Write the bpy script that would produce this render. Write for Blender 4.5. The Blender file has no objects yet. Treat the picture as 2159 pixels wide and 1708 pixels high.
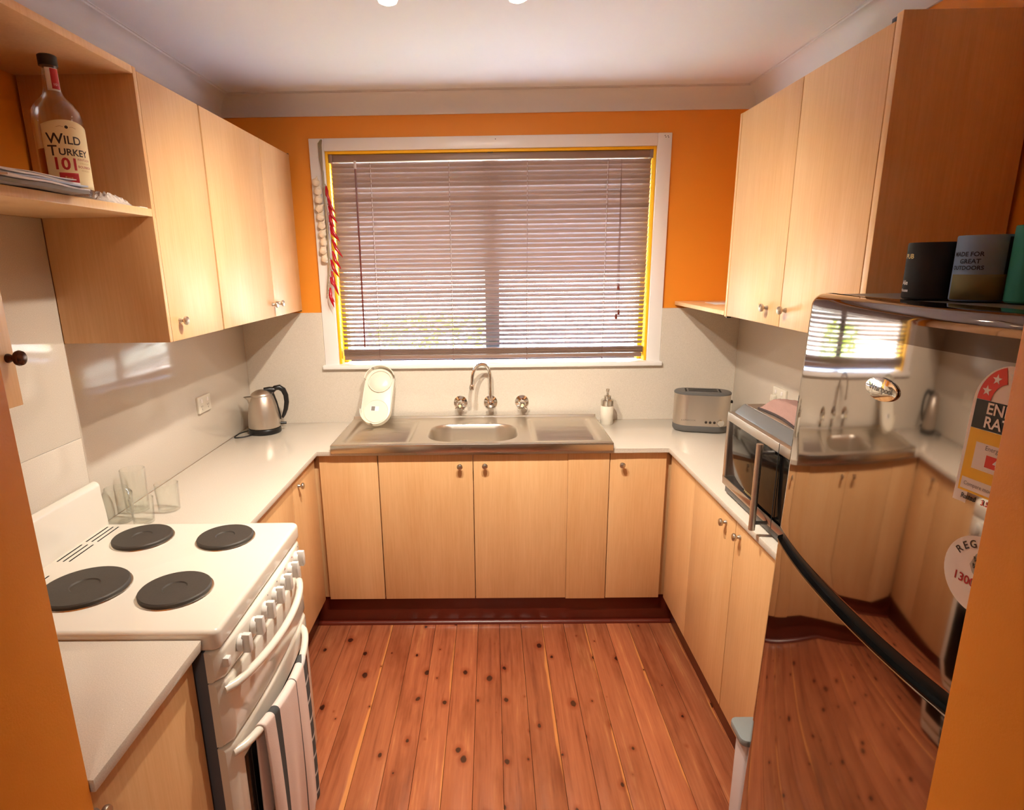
import bpy, bmesh, math, random
from mathutils import Vector, Matrix
random.seed(7)
sc = bpy.context.scene
COL = sc.collection
R = math.radians

# ------------------------------------------------------------------ camera
IMW, IMH = 2159.0, 1708.0
F, PPX, PPY = 1279.35, 1021.97, 881.26
CAM = Vector((1.2689, -3.1391, 1.7001))
YAW, PITCH, ROLL = -0.0124, -0.2470, -0.0143
fwd = Vector((math.sin(YAW)*math.cos(PITCH), math.cos(YAW)*math.cos(PITCH), math.sin(PITCH)))
rgt = Vector((math.cos(YAW), -math.sin(YAW), 0))
upv = rgt.cross(fwd)
r2 = math.cos(ROLL)*rgt + math.sin(ROLL)*upv
u2 = -math.sin(ROLL)*rgt + math.cos(ROLL)*upv
cam = bpy.data.objects.new('camera', bpy.data.cameras.new('camera'))
COL.objects.link(cam)
m = Matrix((r2, u2, -fwd)).transposed().to_4x4(); m.translation = CAM
cam.matrix_world = m
cam.data.sensor_fit = 'HORIZONTAL'; cam.data.sensor_width = 36
cam.data.lens = F/IMW*36
cam.data.shift_x = (IMW/2-PPX)/IMW
cam.data.shift_y = (PPY-IMH/2)/IMW
cam.data.clip_start = .02
sc.camera = cam
sc.cycles.transparent_max_bounces = 24
sc.cycles.max_bounces = 8

# ------------------------------------------------------------------ world and exposure
sc.view_settings.view_transform = 'Standard'
sc.view_settings.look = 'None'
sc.view_settings.gamma = 1
sc.view_settings.use_curve_mapping = False
sc.view_settings.exposure = 0.18
w = bpy.data.worlds.new('sky'); sc.world = w; w.use_nodes = True
nt = w.node_tree; nt.nodes.clear()
sky = nt.nodes.new('ShaderNodeTexSky'); sky.sky_type = 'NISHITA'; sky.sun_disc = False
sky.sun_elevation = R(48); sky.sun_rotation = R(200); sky.dust_density = 2.5
bg = nt.nodes.new('ShaderNodeBackground'); bg.inputs[1].default_value = 18.0
wo = nt.nodes.new('ShaderNodeOutputWorld')
nt.links.new(sky.outputs[0], bg.inputs[0]); nt.links.new(bg.outputs[0], wo.inputs[0])
sun = bpy.data.objects.new('sun', bpy.data.lights.new('sun', 'SUN')); COL.objects.link(sun)
sun.data.energy = 30.0; sun.data.angle = R(.6); sun.data.color = (1, .95, .86)
sun.rotation_euler = (R(42), 0, R(-20))      # high sun behind the house, lighting the yard

LAMP_W = 24.0; LAMP_COL = (1.0, .91, .77)
FILL_W = 12.0

# ------------------------------------------------------------------ materials
def lin(c):
    return tuple((v/255/12.92 if v/255 <= .04045 else ((v/255+.055)/1.055)**2.4) for v in c)
MATS = {}
class NB:
    def __init__(s, name):
        s.m = bpy.data.materials.new(name); s.m.use_nodes = True
        s.t = s.m.node_tree; s.b = s.t.nodes['Principled BSDF']; MATS[name] = s.m
    def n(s, typ, **kw):
        x = s.t.nodes.new(typ)
        for k, v in kw.items():
            if k.startswith('i_'): x.inputs[k[2:].replace('_', ' ')].default_value = v
            elif k[0] == 'i' and k[1:].isdigit(): x.inputs[int(k[1:])].default_value = v
            else: setattr(x, k, v)
        return x
    def l(s, a, ai, b, bi): s.t.links.new(a.outputs[ai], b.inputs[bi])
    def mix(s, fac, a, b):
        x = s.t.nodes.new('ShaderNodeMix'); x.data_type = 'RGBA'
        for sock, v in ((x.inputs[0], fac), (x.inputs[6], a), (x.inputs[7], b)):
            if isinstance(v, tuple) and hasattr(v[0], 'outputs'): s.t.links.new(v[0].outputs[v[1]], sock)
            elif isinstance(v, (int, float)): sock.default_value = v
            else: sock.default_value = tuple(v)+(1,)
        return x
    def coords(s, scale=(1, 1, 1), rnd=0, kind='Object'):
        tc = s.n('ShaderNodeTexCoord'); mp = s.n('ShaderNodeMapping'); mp.inputs['Scale'].default_value = scale
        s.l(tc, kind, mp, 0)
        if rnd:
            oi = s.n('ShaderNodeObjectInfo'); mu = s.n('ShaderNodeMath', operation='MULTIPLY', i1=rnd)
            s.l(oi, 'Random', mu, 0); s.l(mu, 0, mp, 'Location')
        return mp
def P(name, col, rough=.5, metal=0, bump=0, bscale=200, spec=None, coat=0, trans=0, ior=None, alpha=None, emit=None, var=0, vscale=8, sheen=0):
    k = NB(name); b = k.b; c = lin(col)
    b.inputs['Base Color'].default_value = c+(1,)
    b.inputs['Roughness'].default_value = rough; b.inputs['Metallic'].default_value = metal
    if spec is not None: b.inputs['Specular IOR Level'].default_value = spec
    if coat: b.inputs['Coat Weight'].default_value = coat; b.inputs['Coat Roughness'].default_value = .05
    if trans: b.inputs['Transmission Weight'].default_value = trans
    if ior: b.inputs['IOR'].default_value = ior
    if sheen: b.inputs['Sheen Weight'].default_value = sheen
    if emit: b.inputs['Emission Color'].default_value = lin(emit[0])+(1,); b.inputs['Emission Strength'].default_value = emit[1]
    if var:
        mp = k.coords(); no = k.n('ShaderNodeTexNoise', i_Scale=vscale, i_Detail=4.0); k.l(mp, 0, no, 0)
        mx = k.mix((no, 0), tuple(x*(1-var) for x in c), tuple(min(1, x*(1+var)) for x in c)); k.l(mx, 2, b, 'Base Color')
    if bump:
        mp = k.coords(); no = k.n('ShaderNodeTexNoise', i_Scale=bscale, i_Detail=3.0); k.l(mp, 0, no, 0)
        bp = k.n('ShaderNodeBump', i_Strength=bump, i_Distance=.002); k.l(no, 0, bp, 'Height'); k.l(bp, 0, b, 'Normal')
    return k.m
def wood_laminate(name, a, bcol, rough=.38):
    k = NB(name)
    mp = k.coords((1, 1, .045), rnd=9)
    n1 = k.n('ShaderNodeTexNoise', i_Scale=150.0, i_Detail=4.0, i_Roughness=.6); k.l(mp, 0, n1, 0)
    mp2 = k.coords((1, 1, .16), rnd=5)
    n2 = k.n('ShaderNodeTexNoise', i_Scale=7.0, i_Detail=3.0); k.l(mp2, 0, n2, 0)
    ad = k.n('ShaderNodeMath', operation='MULTIPLY_ADD', i1=.45); k.l(n1, 0, ad, 0)
    m2 = k.n('ShaderNodeMath', operation='MULTIPLY', i1=.55); k.l(n2, 0, m2, 0); k.l(m2, 0, ad, 2)
    cr = k.n('ShaderNodeValToRGB'); cr.color_ramp.elements[0].position = .33; cr.color_ramp.elements[1].position = .66
    cr.color_ramp.elements[0].color = lin(a)+(1,); cr.color_ramp.elements[1].color = lin(bcol)+(1,)
    k.l(ad, 0, cr, 0); k.l(cr, 0, k.b, 'Base Color')
    k.b.inputs['Roughness'].default_value = rough
    return k.m
wood_laminate('beech', (210, 160, 108), (226, 182, 132))
wood_laminate('beech_edge', (222, 176, 122), (236, 198, 148))
P('orange_paint', (226, 138, 28), .55, bump=.15, bscale=260)
P('sunlit_orange_paint', (250, 190, 10), .5)  # orange window reveal, its sunlit yellow glow put into the colour
P('ceiling_white', (226, 226, 230), .85, bump=.05, bscale=90)
P('cornice_white', (214, 210, 210), .7)
P('gloss_white', (232, 226, 222), .28)
P('enamel', (228, 221, 208), .16, coat=.4)
P('enamel_knob', (226, 222, 216), .3)
P('iron', (72, 66, 60), .55, metal=.3, bump=.25, bscale=500, var=.12, vscale=30)
P('dark_gap', (16, 12, 10), .9)
P('black_plastic', (20, 19, 20), .35)
P('black_gloss', (10, 9, 9), .08, spec=.3)
P('grey_plastic', (92, 90, 88), .42)
P('pale_plastic', (196, 184, 182), .4)
P('bin_grey', (128, 134, 134), .4)
P('white_plastic', (216, 208, 192), .32)
P('chrome', (224, 222, 218), .06, metal=1)
P('nickel', (200, 190, 176), .34, metal=1)
P('bronze', (74, 48, 40), .25, metal=.8)
P('steel', (210, 204, 194), .24, metal=1)
P('steel_soft', (206, 196, 184), .38, metal=1)
P('steel_bowl', (218, 210, 198), .32, metal=1)
P('mirror_steel', (168, 158, 150), .05, metal=1)
P('cap_mirror', (112, 98, 90), .05, metal=1)
def thin_glass(name, tint, power=.9):
    k = NB(name); t = k.t; t.nodes.remove(k.b)
    tr = k.n('ShaderNodeBsdfTransparent'); tr.inputs[0].default_value = lin(tint)+(1,)
    gl = k.n('ShaderNodeBsdfGlossy'); gl.inputs['Roughness'].default_value = .02
    lw = k.n('ShaderNodeLayerWeight'); lw.inputs[0].default_value = .5
    pw_ = k.n('ShaderNodeMath', operation='POWER', i1=3.0); k.l(lw, 1, pw_, 0)
    mu = k.n('ShaderNodeMath', operation='MULTIPLY_ADD', i1=power, i2=.03); k.l(pw_, 0, mu, 0)
    mx = k.n('ShaderNodeMixShader'); k.l(mu, 0, mx, 0); k.l(tr, 0, mx, 1); k.l(gl, 0, mx, 2)
    k.l(mx, 0, t.nodes['Material Output'], 0)
thin_glass('glass', (254, 255, 254), 1.0)
thin_glass('window_glass', (254, 254, 254), .5)
P('whisky', (150, 52, 10), 0.0, trans=1, ior=1.36)
P('paper', (228, 222, 220), .7)
P('paper_blue', (186, 196, 216), .7)
P('paper_grey', (128, 118, 112), .6)
P('label_cream', (244, 226, 176), .5)
P('ink_dark', (58, 44, 36), .6)
P('ink_red', (178, 30, 34), .55)
P('ink_grey', (120, 112, 104), .6)
P('ink_tan', (206, 178, 116), .6)
P('sticker_white', (236, 222, 214), .45)
P('sticker_red', (216, 40, 22), .45)
P('sticker_yellow', (240, 182, 20), .45)
P('sticker_black', (22, 20, 22), .45)
P('foam_black', (14, 13, 15), .8)
P('foam_blue', (120, 146, 186), .75)
P('foam_navy', (24, 28, 52), .8)
P('foam_olive', (112, 108, 72), .75)
P('foam_teal', (30, 124, 110), .75)
P('garlic', (226, 206, 180), .55, bump=.3, bscale=60)
P('rope', (150, 134, 108), .9, bump=.6, bscale=300)
P('chilli', (164, 8, 26), .22)
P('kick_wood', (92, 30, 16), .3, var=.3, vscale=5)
P('aluminium', (70, 66, 62), .45, metal=.3)
P('towel_pink', (156, 122, 112), 1.0, bump=1.0, bscale=420, spec=.1)
P('towel_edge', (60, 46, 44), .95)
P('plastic_bag', (226, 214, 204), .15)
P('cord_white', (222, 214, 206), .7)
P('cord_brown', (104, 70, 56), .8)
P('fence', (214, 208, 196), .8)
P('lawn', (120, 150, 60), .9, var=.3, vscale=12)
P('paving', (196, 190, 182), .85, var=.1, vscale=6)
P('leaf', (150, 180, 50), .6, var=.3, vscale=20)
P('bulb', (255, 244, 225), .3, emit=((255, 236, 205), 14))
P('dining_wall', (216, 202, 184), .7)
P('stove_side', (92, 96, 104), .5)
# blind timber
k = NB('blind_wood'); mp = k.coords((.06, 1, 1), rnd=7); no = k.n('ShaderNodeTexNoise', i_Scale=40.0, i_Detail=5.0); k.l(mp, 0, no, 0)
mx = k.mix((no, 0), lin((126, 100, 86)), lin((134, 107, 92))); k.l(mx, 2, k.b, 'Base Color'); k.b.inputs['Roughness'].default_value = .38
# engineered stone
k = NB('stone'); mp = k.coords()
n1 = k.n('ShaderNodeTexNoise', i_Scale=420.0, i_Detail=2.0); k.l(mp, 0, n1, 0)
cr = k.n('ShaderNodeValToRGB'); cr.color_ramp.elements[0].position = .3; cr.color_ramp.elements[1].position = .62
cr.color_ramp.elements[0].color = lin((196, 185, 170))+(1,); cr.color_ramp.elements[1].color = lin((211, 200, 186))+(1,); k.l(n1, 0, cr, 0)
vo = k.n('ShaderNodeTexVoronoi', i_Scale=60.0); k.l(mp, 0, vo, 0)
lt = k.n('ShaderNodeMath', operation='LESS_THAN', i1=.035); k.l(vo, 0, lt, 0)
mx = k.mix((lt, 0), (cr, 0), lin((250, 246, 240))); k.l(mx, 2, k.b, 'Base Color'); k.b.inputs['Roughness'].default_value = .1
# floor timber
k = NB('cypress'); oi = k.n('ShaderNodeObjectInfo')
mp = k.coords((1, .05, 1), rnd=13)
n1 = k.n('ShaderNodeTexNoise', i_Scale=70.0, i_Detail=6.0, i_Roughness=.6, i_Distortion=.3); k.l(mp, 0, n1, 0)
mpb = k.coords((1, .09, 1), rnd=21)
n2 = k.n('ShaderNodeTexNoise', i_Scale=16.0, i_Detail=3.0, i_Distortion=.5); k.l(mpb, 0, n2, 0)
mm = k.n('ShaderNodeMath', operation='MULTIPLY_ADD', i1=.5); k.l(n1, 0, mm, 0)
m2 = k.n('ShaderNodeMath', operation='MULTIPLY', i1=.5); k.l(n2, 0, m2, 0); k.l(m2, 0, mm, 2)
cr = k.n('ShaderNodeValToRGB'); e = cr.color_ramp.elements
e[0].position = .30; e[0].color = lin((124, 54, 24))+(1,); e[1].position = .70; e[1].color = lin((204, 128, 66))+(1,)
x = e.new(.46); x.color = lin((164, 84, 40))+(1,); x = e.new(.58); x.color = lin((178, 96, 48))+(1,)
k.l(mm, 0, cr, 0)
hs = k.n('ShaderNodeHueSaturation', i_Saturation=.93); k.l(cr, 0, hs, 'Color')
mr = k.n('ShaderNodeMapRange', i3=.80, i4=1.10); k.l(oi, 'Random', mr, 0); k.l(mr, 0, hs, 'Value')
# pale sapwood along one edge of some boards
tcg = k.n('ShaderNodeTexCoord'); sg = k.n('ShaderNodeSeparateXYZ'); k.l(tcg, 'Generated', sg, 0)
mpw = k.coords((1, .35, 1), rnd=17); nw = k.n('ShaderNodeTexNoise', i_Scale=6.0, i_Detail=3.0); k.l(mpw, 0, nw, 0)
wb = k.n('ShaderNodeMath', operation='MULTIPLY_ADD', i1=.5); k.l(nw, 0, wb, 0); k.l(sg, 0, wb, 2)
r7 = k.n('ShaderNodeMath', operation='MULTIPLY', i1=7.31); k.l(oi, 'Random', r7, 0); f7 = k.n('ShaderNodeMath', operation='FRACT'); k.l(r7, 0, f7, 0)
th = k.n('ShaderNodeMapRange', i3=1.12, i4=1.75); k.l(f7, 0, th, 0)
sb = k.n('ShaderNodeMath', operation='SUBTRACT'); k.l(wb, 0, sb, 0); k.l(th, 0, sb, 1)
sm = k.n('ShaderNodeMapRange', i1=0.0, i2=.05, i3=0.0, i4=.8); k.l(sb, 0, sm, 0)
mxs = k.mix((sm, 0), (hs, 0), lin((214, 140, 78)))
# dark heart patches
mpd = k.coords((1, .22, 1), rnd=27); nd = k.n('ShaderNodeTexNoise', i_Scale=9.0, i_Detail=4.0, i_Roughness=.6); k.l(mpd, 0, nd, 0)
dm = k.n('ShaderNodeMapRange', i1=.52, i2=.72, i3=0.0, i4=.6); k.l(nd, 0, dm, 0)
mxd = k.mix((dm, 0), (mxs, 2), lin((112, 50, 26)))
# knots: one in most cells of a 2D voronoi, with a reddish halo
mpk = k.coords((1, .66, 1), rnd=31)
vo = k.n('ShaderNodeTexVoronoi', i_Scale=7.4, i_Randomness=1.0); vo.voronoi_dimensions = '2D'; k.l(mpk, 0, vo, 0)
sc_ = k.n('ShaderNodeSeparateColor'); k.l(vo, 1, sc_, 0)
nk = k.n('ShaderNodeTexNoise', i_Scale=45.0); k.l(mpk, 0, nk, 0)
ad = k.n('ShaderNodeMath', operation='MULTIPLY_ADD', i1=.08); k.l(nk, 0, ad, 0); k.l(vo, 0, ad, 2)
rd_ = k.n('ShaderNodeMapRange', i3=.02, i4=.135); k.l(sc_, 0, rd_, 0)
dv = k.n('ShaderNodeMath', operation='DIVIDE'); k.l(ad, 0, dv, 0); k.l(rd_, 0, dv, 1)
ha = k.n('ShaderNodeMapRange', i1=.8, i2=2.0, i3=.6, i4=0.0); k.l(dv, 0, ha, 0)
mxh = k.mix((ha, 0), (mxd, 2), lin((122, 42, 20)))
cm = k.n('ShaderNodeMapRange', i1=.80, i2=1.02, i3=.95, i4=0.0); k.l(dv, 0, cm, 0)
mx = k.mix((cm, 0), (mxh, 2), lin((54, 26, 18))); k.l(mx, 2, k.b, 'Base Color')
k.b.inputs['Roughness'].default_value = .2; k.b.inputs['Coat Weight'].default_value = .5; k.b.inputs['Coat Roughness'].default_value = .12
bp = k.n('ShaderNodeBump', i_Strength=.06, i_Distance=.002); k.l(n2, 0, bp, 'Height'); k.l(bp, 0, k.b, 'Normal')
# tea towel: stripes run down the cloth, grey band with pale bars at one edge (object space: y across, z down)
k = NB('tea_towel'); tc = k.n('ShaderNodeTexCoord'); uv = k.n('ShaderNodeSeparateXYZ'); k.l(tc, 'UV', uv, 0)
cr = k.n('ShaderNodeValToRGB'); cr.color_ramp.interpolation = 'CONSTANT'; e = cr.color_ramp.elements
W_, G_, T_ = lin((236, 214, 204)), lin((74, 74, 74)), lin((108, 96, 92))
e[0].position = 0; e[0].color = W_+(1,); e[1].position = .15; e[1].color = G_+(1,)
for p, c in ((.235, W_), (.60, T_), (.615, W_), (.86, G_)):
    q = e.new(p); q.color = c+(1,)
k.l(uv, 0, cr, 0)
g1 = k.n('ShaderNodeMath', operation='GREATER_THAN', i1=.86); k.l(uv, 0, g1, 0)
dg = k.n('ShaderNodeMath', operation='MULTIPLY_ADD', i1=.6); k.l(uv, 0, dg, 0)
ml = k.n('ShaderNodeMath', operation='MULTIPLY', i1=13.0); k.l(uv, 1, ml, 0); k.l(ml, 0, dg, 2)
fr = k.n('ShaderNodeMath', operation='FRACT'); k.l(dg, 0, fr, 0)
l2 = k.n('ShaderNodeMath', operation='LESS_THAN', i1=.14); k.l(fr, 0, l2, 0)
an = k.n('ShaderNodeMath', operation='MULTIPLY'); k.l(g1, 0, an, 0); k.l(l2, 0, an, 1)
mx = k.mix((an, 0), (cr, 0), lin((206, 200, 196))); k.l(mx, 2, k.b, 'Base Color'); k.b.inputs['Roughness'].default_value = .95
mp = k.coords(); no = k.n('ShaderNodeTexNoise', i_Scale=600.0); k.l(mp, 0, no, 0)
bp = k.n('ShaderNodeBump', i_Strength=.3, i_Distance=.002); k.l(no, 0, bp, 'Height'); k.l(bp, 0, k.b, 'Normal')

# ------------------------------------------------------------------ geometry helpers
class G:
    def __init__(s): s.v = []; s.f = []; s.uv = None
    def add(s, vs, fs):
        o = len(s.v); s.v += [tuple(p) for p in vs]; s.f += [tuple(i+o for i in f) for f in fs]; return s
    def box(s, x0, x1, y0, y1, z0, z1):
        return s.add([(x0,y0,z0),(x1,y0,z0),(x1,y1,z0),(x0,y1,z0),(x0,y0,z1),(x1,y0,z1),(x1,y1,z1),(x0,y1,z1)],
                     [(3,2,1,0),(4,5,6,7),(0,1,5,4),(1,2,6,5),(2,3,7,6),(3,0,4,7)])
    def lathe(s, prof, n=32, c=(0, 0, 0), axis='z', closed=False):
        vs, fs = [], []
        for r, h in prof:
            for i in range(n):
                a = 2*math.pi*i/n
                p = (r*math.cos(a), r*math.sin(a), h)
                if axis == 'x': p = (p[2], p[0], p[1])
                elif axis == '-x': p = (-p[2], -p[0], p[1])
                elif axis == 'y': p = (p[1], p[2], p[0])
                elif axis == '-y': p = (p[0], -p[2], p[1])
                vs.append((p[0]+c[0], p[1]+c[1], p[2]+c[2]))
        m_ = len(prof)
        for j in range(m_-1 + (1 if closed else 0)):
            j2 = (j+1) % m_
            for i in range(n):
                fs.append((j*n+i, j*n+(i+1) % n, j2*n+(i+1) % n, j2*n+i))
        if not closed:
            if prof[0][0] > 1e-6: fs.append(tuple(range(n-1, -1, -1)))
            if prof[-1][0] > 1e-6: fs.append(tuple((m_-1)*n+i for i in range(n)))
        return s.add(vs, fs)
    def tube(s, path, r, n=12, cap=True):
        path = [Vector(p) for p in path]; vs, fs = [], []
        rr = r if isinstance(r, (list, tuple)) else [r]*len(path)
        t0 = (path[1]-path[0]).normalized()
        ref = Vector((0, 0, 1)) if abs(t0.z) < .9 else Vector((1, 0, 0))
        nrm = t0.cross(ref).normalized()
        for i, p in enumerate(path):
            a = path[max(i-1, 0)]; b = path[min(i+1, len(path)-1)]
            t = (b-a).normalized(); nrm = (nrm - t*nrm.dot(t)).normalized(); bi = t.cross(nrm)
            for j in range(n):
                an = 2*math.pi*j/n; vs.append(p+(nrm*math.cos(an)+bi*math.sin(an))*rr[i])
        for i in range(len(path)-1):
            for j in range(n):
                fs.append((i*n+j, i*n+(j+1) % n, (i+1)*n+(j+1) % n, (i+1)*n+j))
        if cap: fs.append(tuple(range(n-1, -1, -1))); fs.append(tuple((len(path)-1)*n+j for j in range(n)))
        return s.add(vs, fs)
    def prism(s, pts, h0, h1, axis='z'):
        n = len(pts)
        def mp(a, b, h): return {'z': (a, b, h), 'x': (h, a, b), 'y': (b, h, a)}[axis]
        vs = [mp(a, b, h0) for a, b in pts]+[mp(a, b, h1) for a, b in pts]
        fs = [tuple(range(n-1, -1, -1)), tuple(range(n, 2*n))]+[(i, (i+1) % n, n+(i+1) % n, n+i) for i in range(n)]
        return s.add(vs, fs)
    def grid(s, rows, close=False):
        o = len(rows[0]); vs = [p for r in rows for p in r]; fs = []
        for i in range(len(rows)-1):
            for j in range(o-1 + (1 if close else 0)):
                fs.append((i*o+j, i*o+(j+1) % o, (i+1)*o+(j+1) % o, (i+1)*o+j))
        return s.add(vs, fs)
    def sphere(s, c, r, n=14, sx=1, sy=1, sz=1):
        pr = [(math.sin(math.pi*i/n)*1.0, -math.cos(math.pi*i/n)) for i in range(n+1)]
        g = G(); g.lathe([(max(a, 1e-7), b) for a, b in pr], 2*n)
        return s.add([(c[0]+x*r*sx, c[1]+y*r*sy, c[2]+z*r*sz) for x, y, z in g.v], g.f)
    def xf(s, M):
        s.v = [tuple(M @ Vector(p)) for p in s.v]; return s
    def map(s, fn):
        s.v = [tuple(fn(*p)) for p in s.v]; return s
    def build(s, name, mat, parent=None, bevel=0, seg=2, smooth=True, local=False, label=None, ang=38, cat=None, group=None, kind=None, solid=0):
        me = bpy.data.meshes.new(name)
        vs = s.v
        if parent is not None and not local:
            Mi = WM[parent.name].inverted(); vs = [tuple(Mi @ Vector(p)) for p in vs]
        me.from_pydata(vs, [], s.f)
        bm = bmesh.new(); bm.from_mesh(me)
        bmesh.ops.remove_doubles(bm, verts=bm.verts, dist=1e-6)
        bmesh.ops.recalc_face_normals(bm, faces=bm.faces)
        if bevel:
            ed = [e for e in bm.edges if len(e.link_faces) == 2 and e.calc_face_angle(0) > R(40)]
            bmesh.ops.bevel(bm, geom=ed, offset=bevel, segments=seg, affect='EDGES', profile=.5, clamp_overlap=True)
        bm.to_mesh(me); bm.free()
        if smooth:
            for p in me.polygons: p.use_smooth = True
            me.set_sharp_from_angle(angle=R(ang))
        me.materials.append(MATS[mat])
        o = bpy.data.objects.new(name, me); COL.objects.link(o)
        if parent is not None:
            o.parent = parent
        WM[o.name] = WM[parent.name] if parent is not None else Matrix.Identity(4)
        if solid:
            md = o.modifiers.new('thick', 'SOLIDIFY'); md.thickness = solid; md.offset = 0
        if label: o['label'] = label
        if cat: o['category'] = cat
        if group: o['group'] = group
        if kind: o['kind'] = kind
        return o
WM = {}
def thing(name, label, cat, loc=(0, 0, 0), rz=0, group=None, M=None):
    o = bpy.data.objects.new(name, None); COL.objects.link(o); o.empty_display_size = .05
    if M is None: M = Matrix.Translation(Vector(loc)) @ Matrix.Rotation(rz, 4, 'Z')
    o.matrix_world = M; WM[o.name] = M
    o['label'] = label; o['category'] = cat
    if group: o['group'] = group
    return o
def struct(o, label=None):
    o['kind'] = 'structure'
    if label: o['label'] = label
    return o
def bx(name, x0, x1, y0, y1, z0, z1, mat, parent=None, bevel=.0015, **kw):
    return G().box(x0, x1, y0, y1, z0, z1).build(name, mat, parent, bevel=bevel, **kw)
def part_copy(o, loc=None, rot=None, parent=None):
    c = o.copy(); COL.objects.link(c); c.parent = parent or o.parent
    if loc is not None: c.location = loc
    if rot is not None: c.rotation_euler = rot
    WM[c.name] = WM[(parent or o.parent).name]
    return c
def text(body, size=1.0, align='CENTER', bold=0.0, spacing=1.0, line=1.0):
    cu = bpy.data.curves.new('t', 'FONT'); cu.body = body; cu.size = size; cu.align_x = align; cu.align_y = 'CENTER'
    cu.offset = bold; cu.space_character = spacing; cu.space_line = line; cu.resolution_u = 3
    o = bpy.data.objects.new('t', cu); COL.objects.link(o)
    dg = bpy.context.evaluated_depsgraph_get(); e = o.evaluated_get(dg); me = e.to_mesh()
    bm = bmesh.new(); bm.from_mesh(me); bmesh.ops.triangulate(bm, faces=bm.faces)
    for _ in range(2):
        le = [e_ for e_ in bm.edges if e_.calc_length() > size*.16]
        if le: bmesh.ops.subdivide_edges(bm, edges=le, cuts=1); bmesh.ops.triangulate(bm, faces=bm.faces)
    bm.verts.index_update()
    g = G(); g.v = [tuple(v.co) for v in bm.verts]; g.f = [tuple(v.index for v in p.verts) for p in bm.faces]; bm.free()
    e.to_mesh_clear(); bpy.data.objects.remove(o); bpy.data.curves.remove(cu)
    return g
def arc(cx, cy, r, a0, a1, n):
    return [(cx+r*math.cos(R(a0+(a1-a0)*i/n)), cy+r*math.sin(R(a0+(a1-a0)*i/n))) for i in range(n+1)]
def stadium(hl, hw, n=14):           # long axis x
    return arc(hl-hw, 0, hw, -90, 90, n)+arc(-(hl-hw), 0, hw, 90, 270, n)
def rrect(x0, x1, y0, y1, r, n=6):
    return arc(x1-r, y0+r, r, -90, 0, n)+arc(x1-r, y1-r, r, 0, 90, n)+arc(x0+r, y1-r, r, 90, 180, n)+arc(x0+r, y0+r, r, 180, 270, n)

# ------------------------------------------------------------------ dimensions
Wd = 2.5263; H = 2.486; ZC = 2.395
XL, XR, YB = .481, 2.055, -.549           # benchtop fronts
FXL, FXR, FYB = XL-.0205, XR+.0205, YB+.0205   # door faces
ULX, URX = .318, 2.206
ZB, ZTL, ZTR = 1.491, 2.221, 2.230
YF = -2.34                                 # wall with the opening
TH = .018                                  # board thickness

# ------------------------------------------------------------------ setting
floor_ = struct(G().box(-1.2, 3.6, -5.6, 0, -.06, -.02).build('floor', 'dark_gap', smooth=False), 'polished knotty timber floor')
pw = .1035; x = -1.19; i = 0
while x < 3.58:
    x1 = min(x+pw, 3.6)
    bx('plank', x+.0006, x1-.0006, -5.6, -.0, -.02, 0, 'cypress', floor_, bevel=.0012)
    x = x1; i += 1
# back wall with the window hole
wx0, wx1, wz0, wz1 = .478, 2.071, 1.205, 2.240
g = G()
g.box(-.25, wx0, 0, .2, 0, H).box(wx1, Wd+.25, 0, .2, 0, H).box(wx0, wx1, 0, .2, 0, wz0).box(wx0, wx1, 0, .2, wz1, H)
wall_back = struct(g.build('wall_back', 'orange_paint', smooth=False), 'orange kitchen wall around the window')
wall_left = struct(G().box(-.25, -.008, YF-.001, 0, 0, H).build('wall_left', 'orange_paint', smooth=False), 'orange wall behind the stove side')
wall_right = struct(G().box(Wd+.008, Wd+.25, YF-.066, 0, 0, H).build('wall_right', 'orange_paint', smooth=False), 'orange wall behind the fridge side')
g = G(); g.box(-1.2, .612, YF-.24, YF, 0, H).box(1.902, 3.6, YF-.30, YF-.066, 0, H).box(.612, 1.902, YF-.24, YF-.07, 2.12, H)
wall_front = struct(g.build('wall_front', 'orange_paint', bevel=.002), 'orange wall with the opening the photo is taken through')
ceiling = struct(G().box(-1.2, 3.6, -5.6, .2, H, H+.1).build('ceiling', 'ceiling_white', smooth=False), 'white flat ceiling')
g = G(); g.box(-1.3, -1.2, -5.6, YF, 0, H); struct(g.build('wall_dining_left', 'dining_wall', smooth=False))
g = G(); g.box(3.6, 3.7, -5.6, YF, 0, H); struct(g.build('wall_dining_right', 'dining_wall', smooth=False))
g = G(); g.box(-1.3, 3.7, -5.7, -5.6, 0, H)
struct(g.build('wall_dining_rear', 'dining_wall', smooth=False))
# stone splashback panels
def panel(parent, *a): return bx('splashback_panel', *a, 'stone', parent, bevel=.001)
G().prism([(0, .9), (Wd, .9), (Wd, 1.476), (2.1384, 1.476), (2.1384, 1.186), (.4073, 1.186), (.4073, 1.476), (0, 1.476)], -.03, 0, 'z').map(lambda a, b_, c_: (a, c_, b_)).build('splashback_panel', 'stone', wall_back)
panel(wall_left, -.008, 0, -1.3478, -.03, .9, ZB-.002)
panel(wall_left, -.008, 0, -1.945, -1.3482, .5, 1.1995)
panel(wall_left, -.008, 0, -1.945, -1.3482, 1.2003, 1.845)
panel(wall_left, -.008, 0, YF, -1.9452, .9, 1.438)
panel(wall_right, Wd, Wd+.008, -1.70, -.03, .9, ZB-.002)
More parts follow.
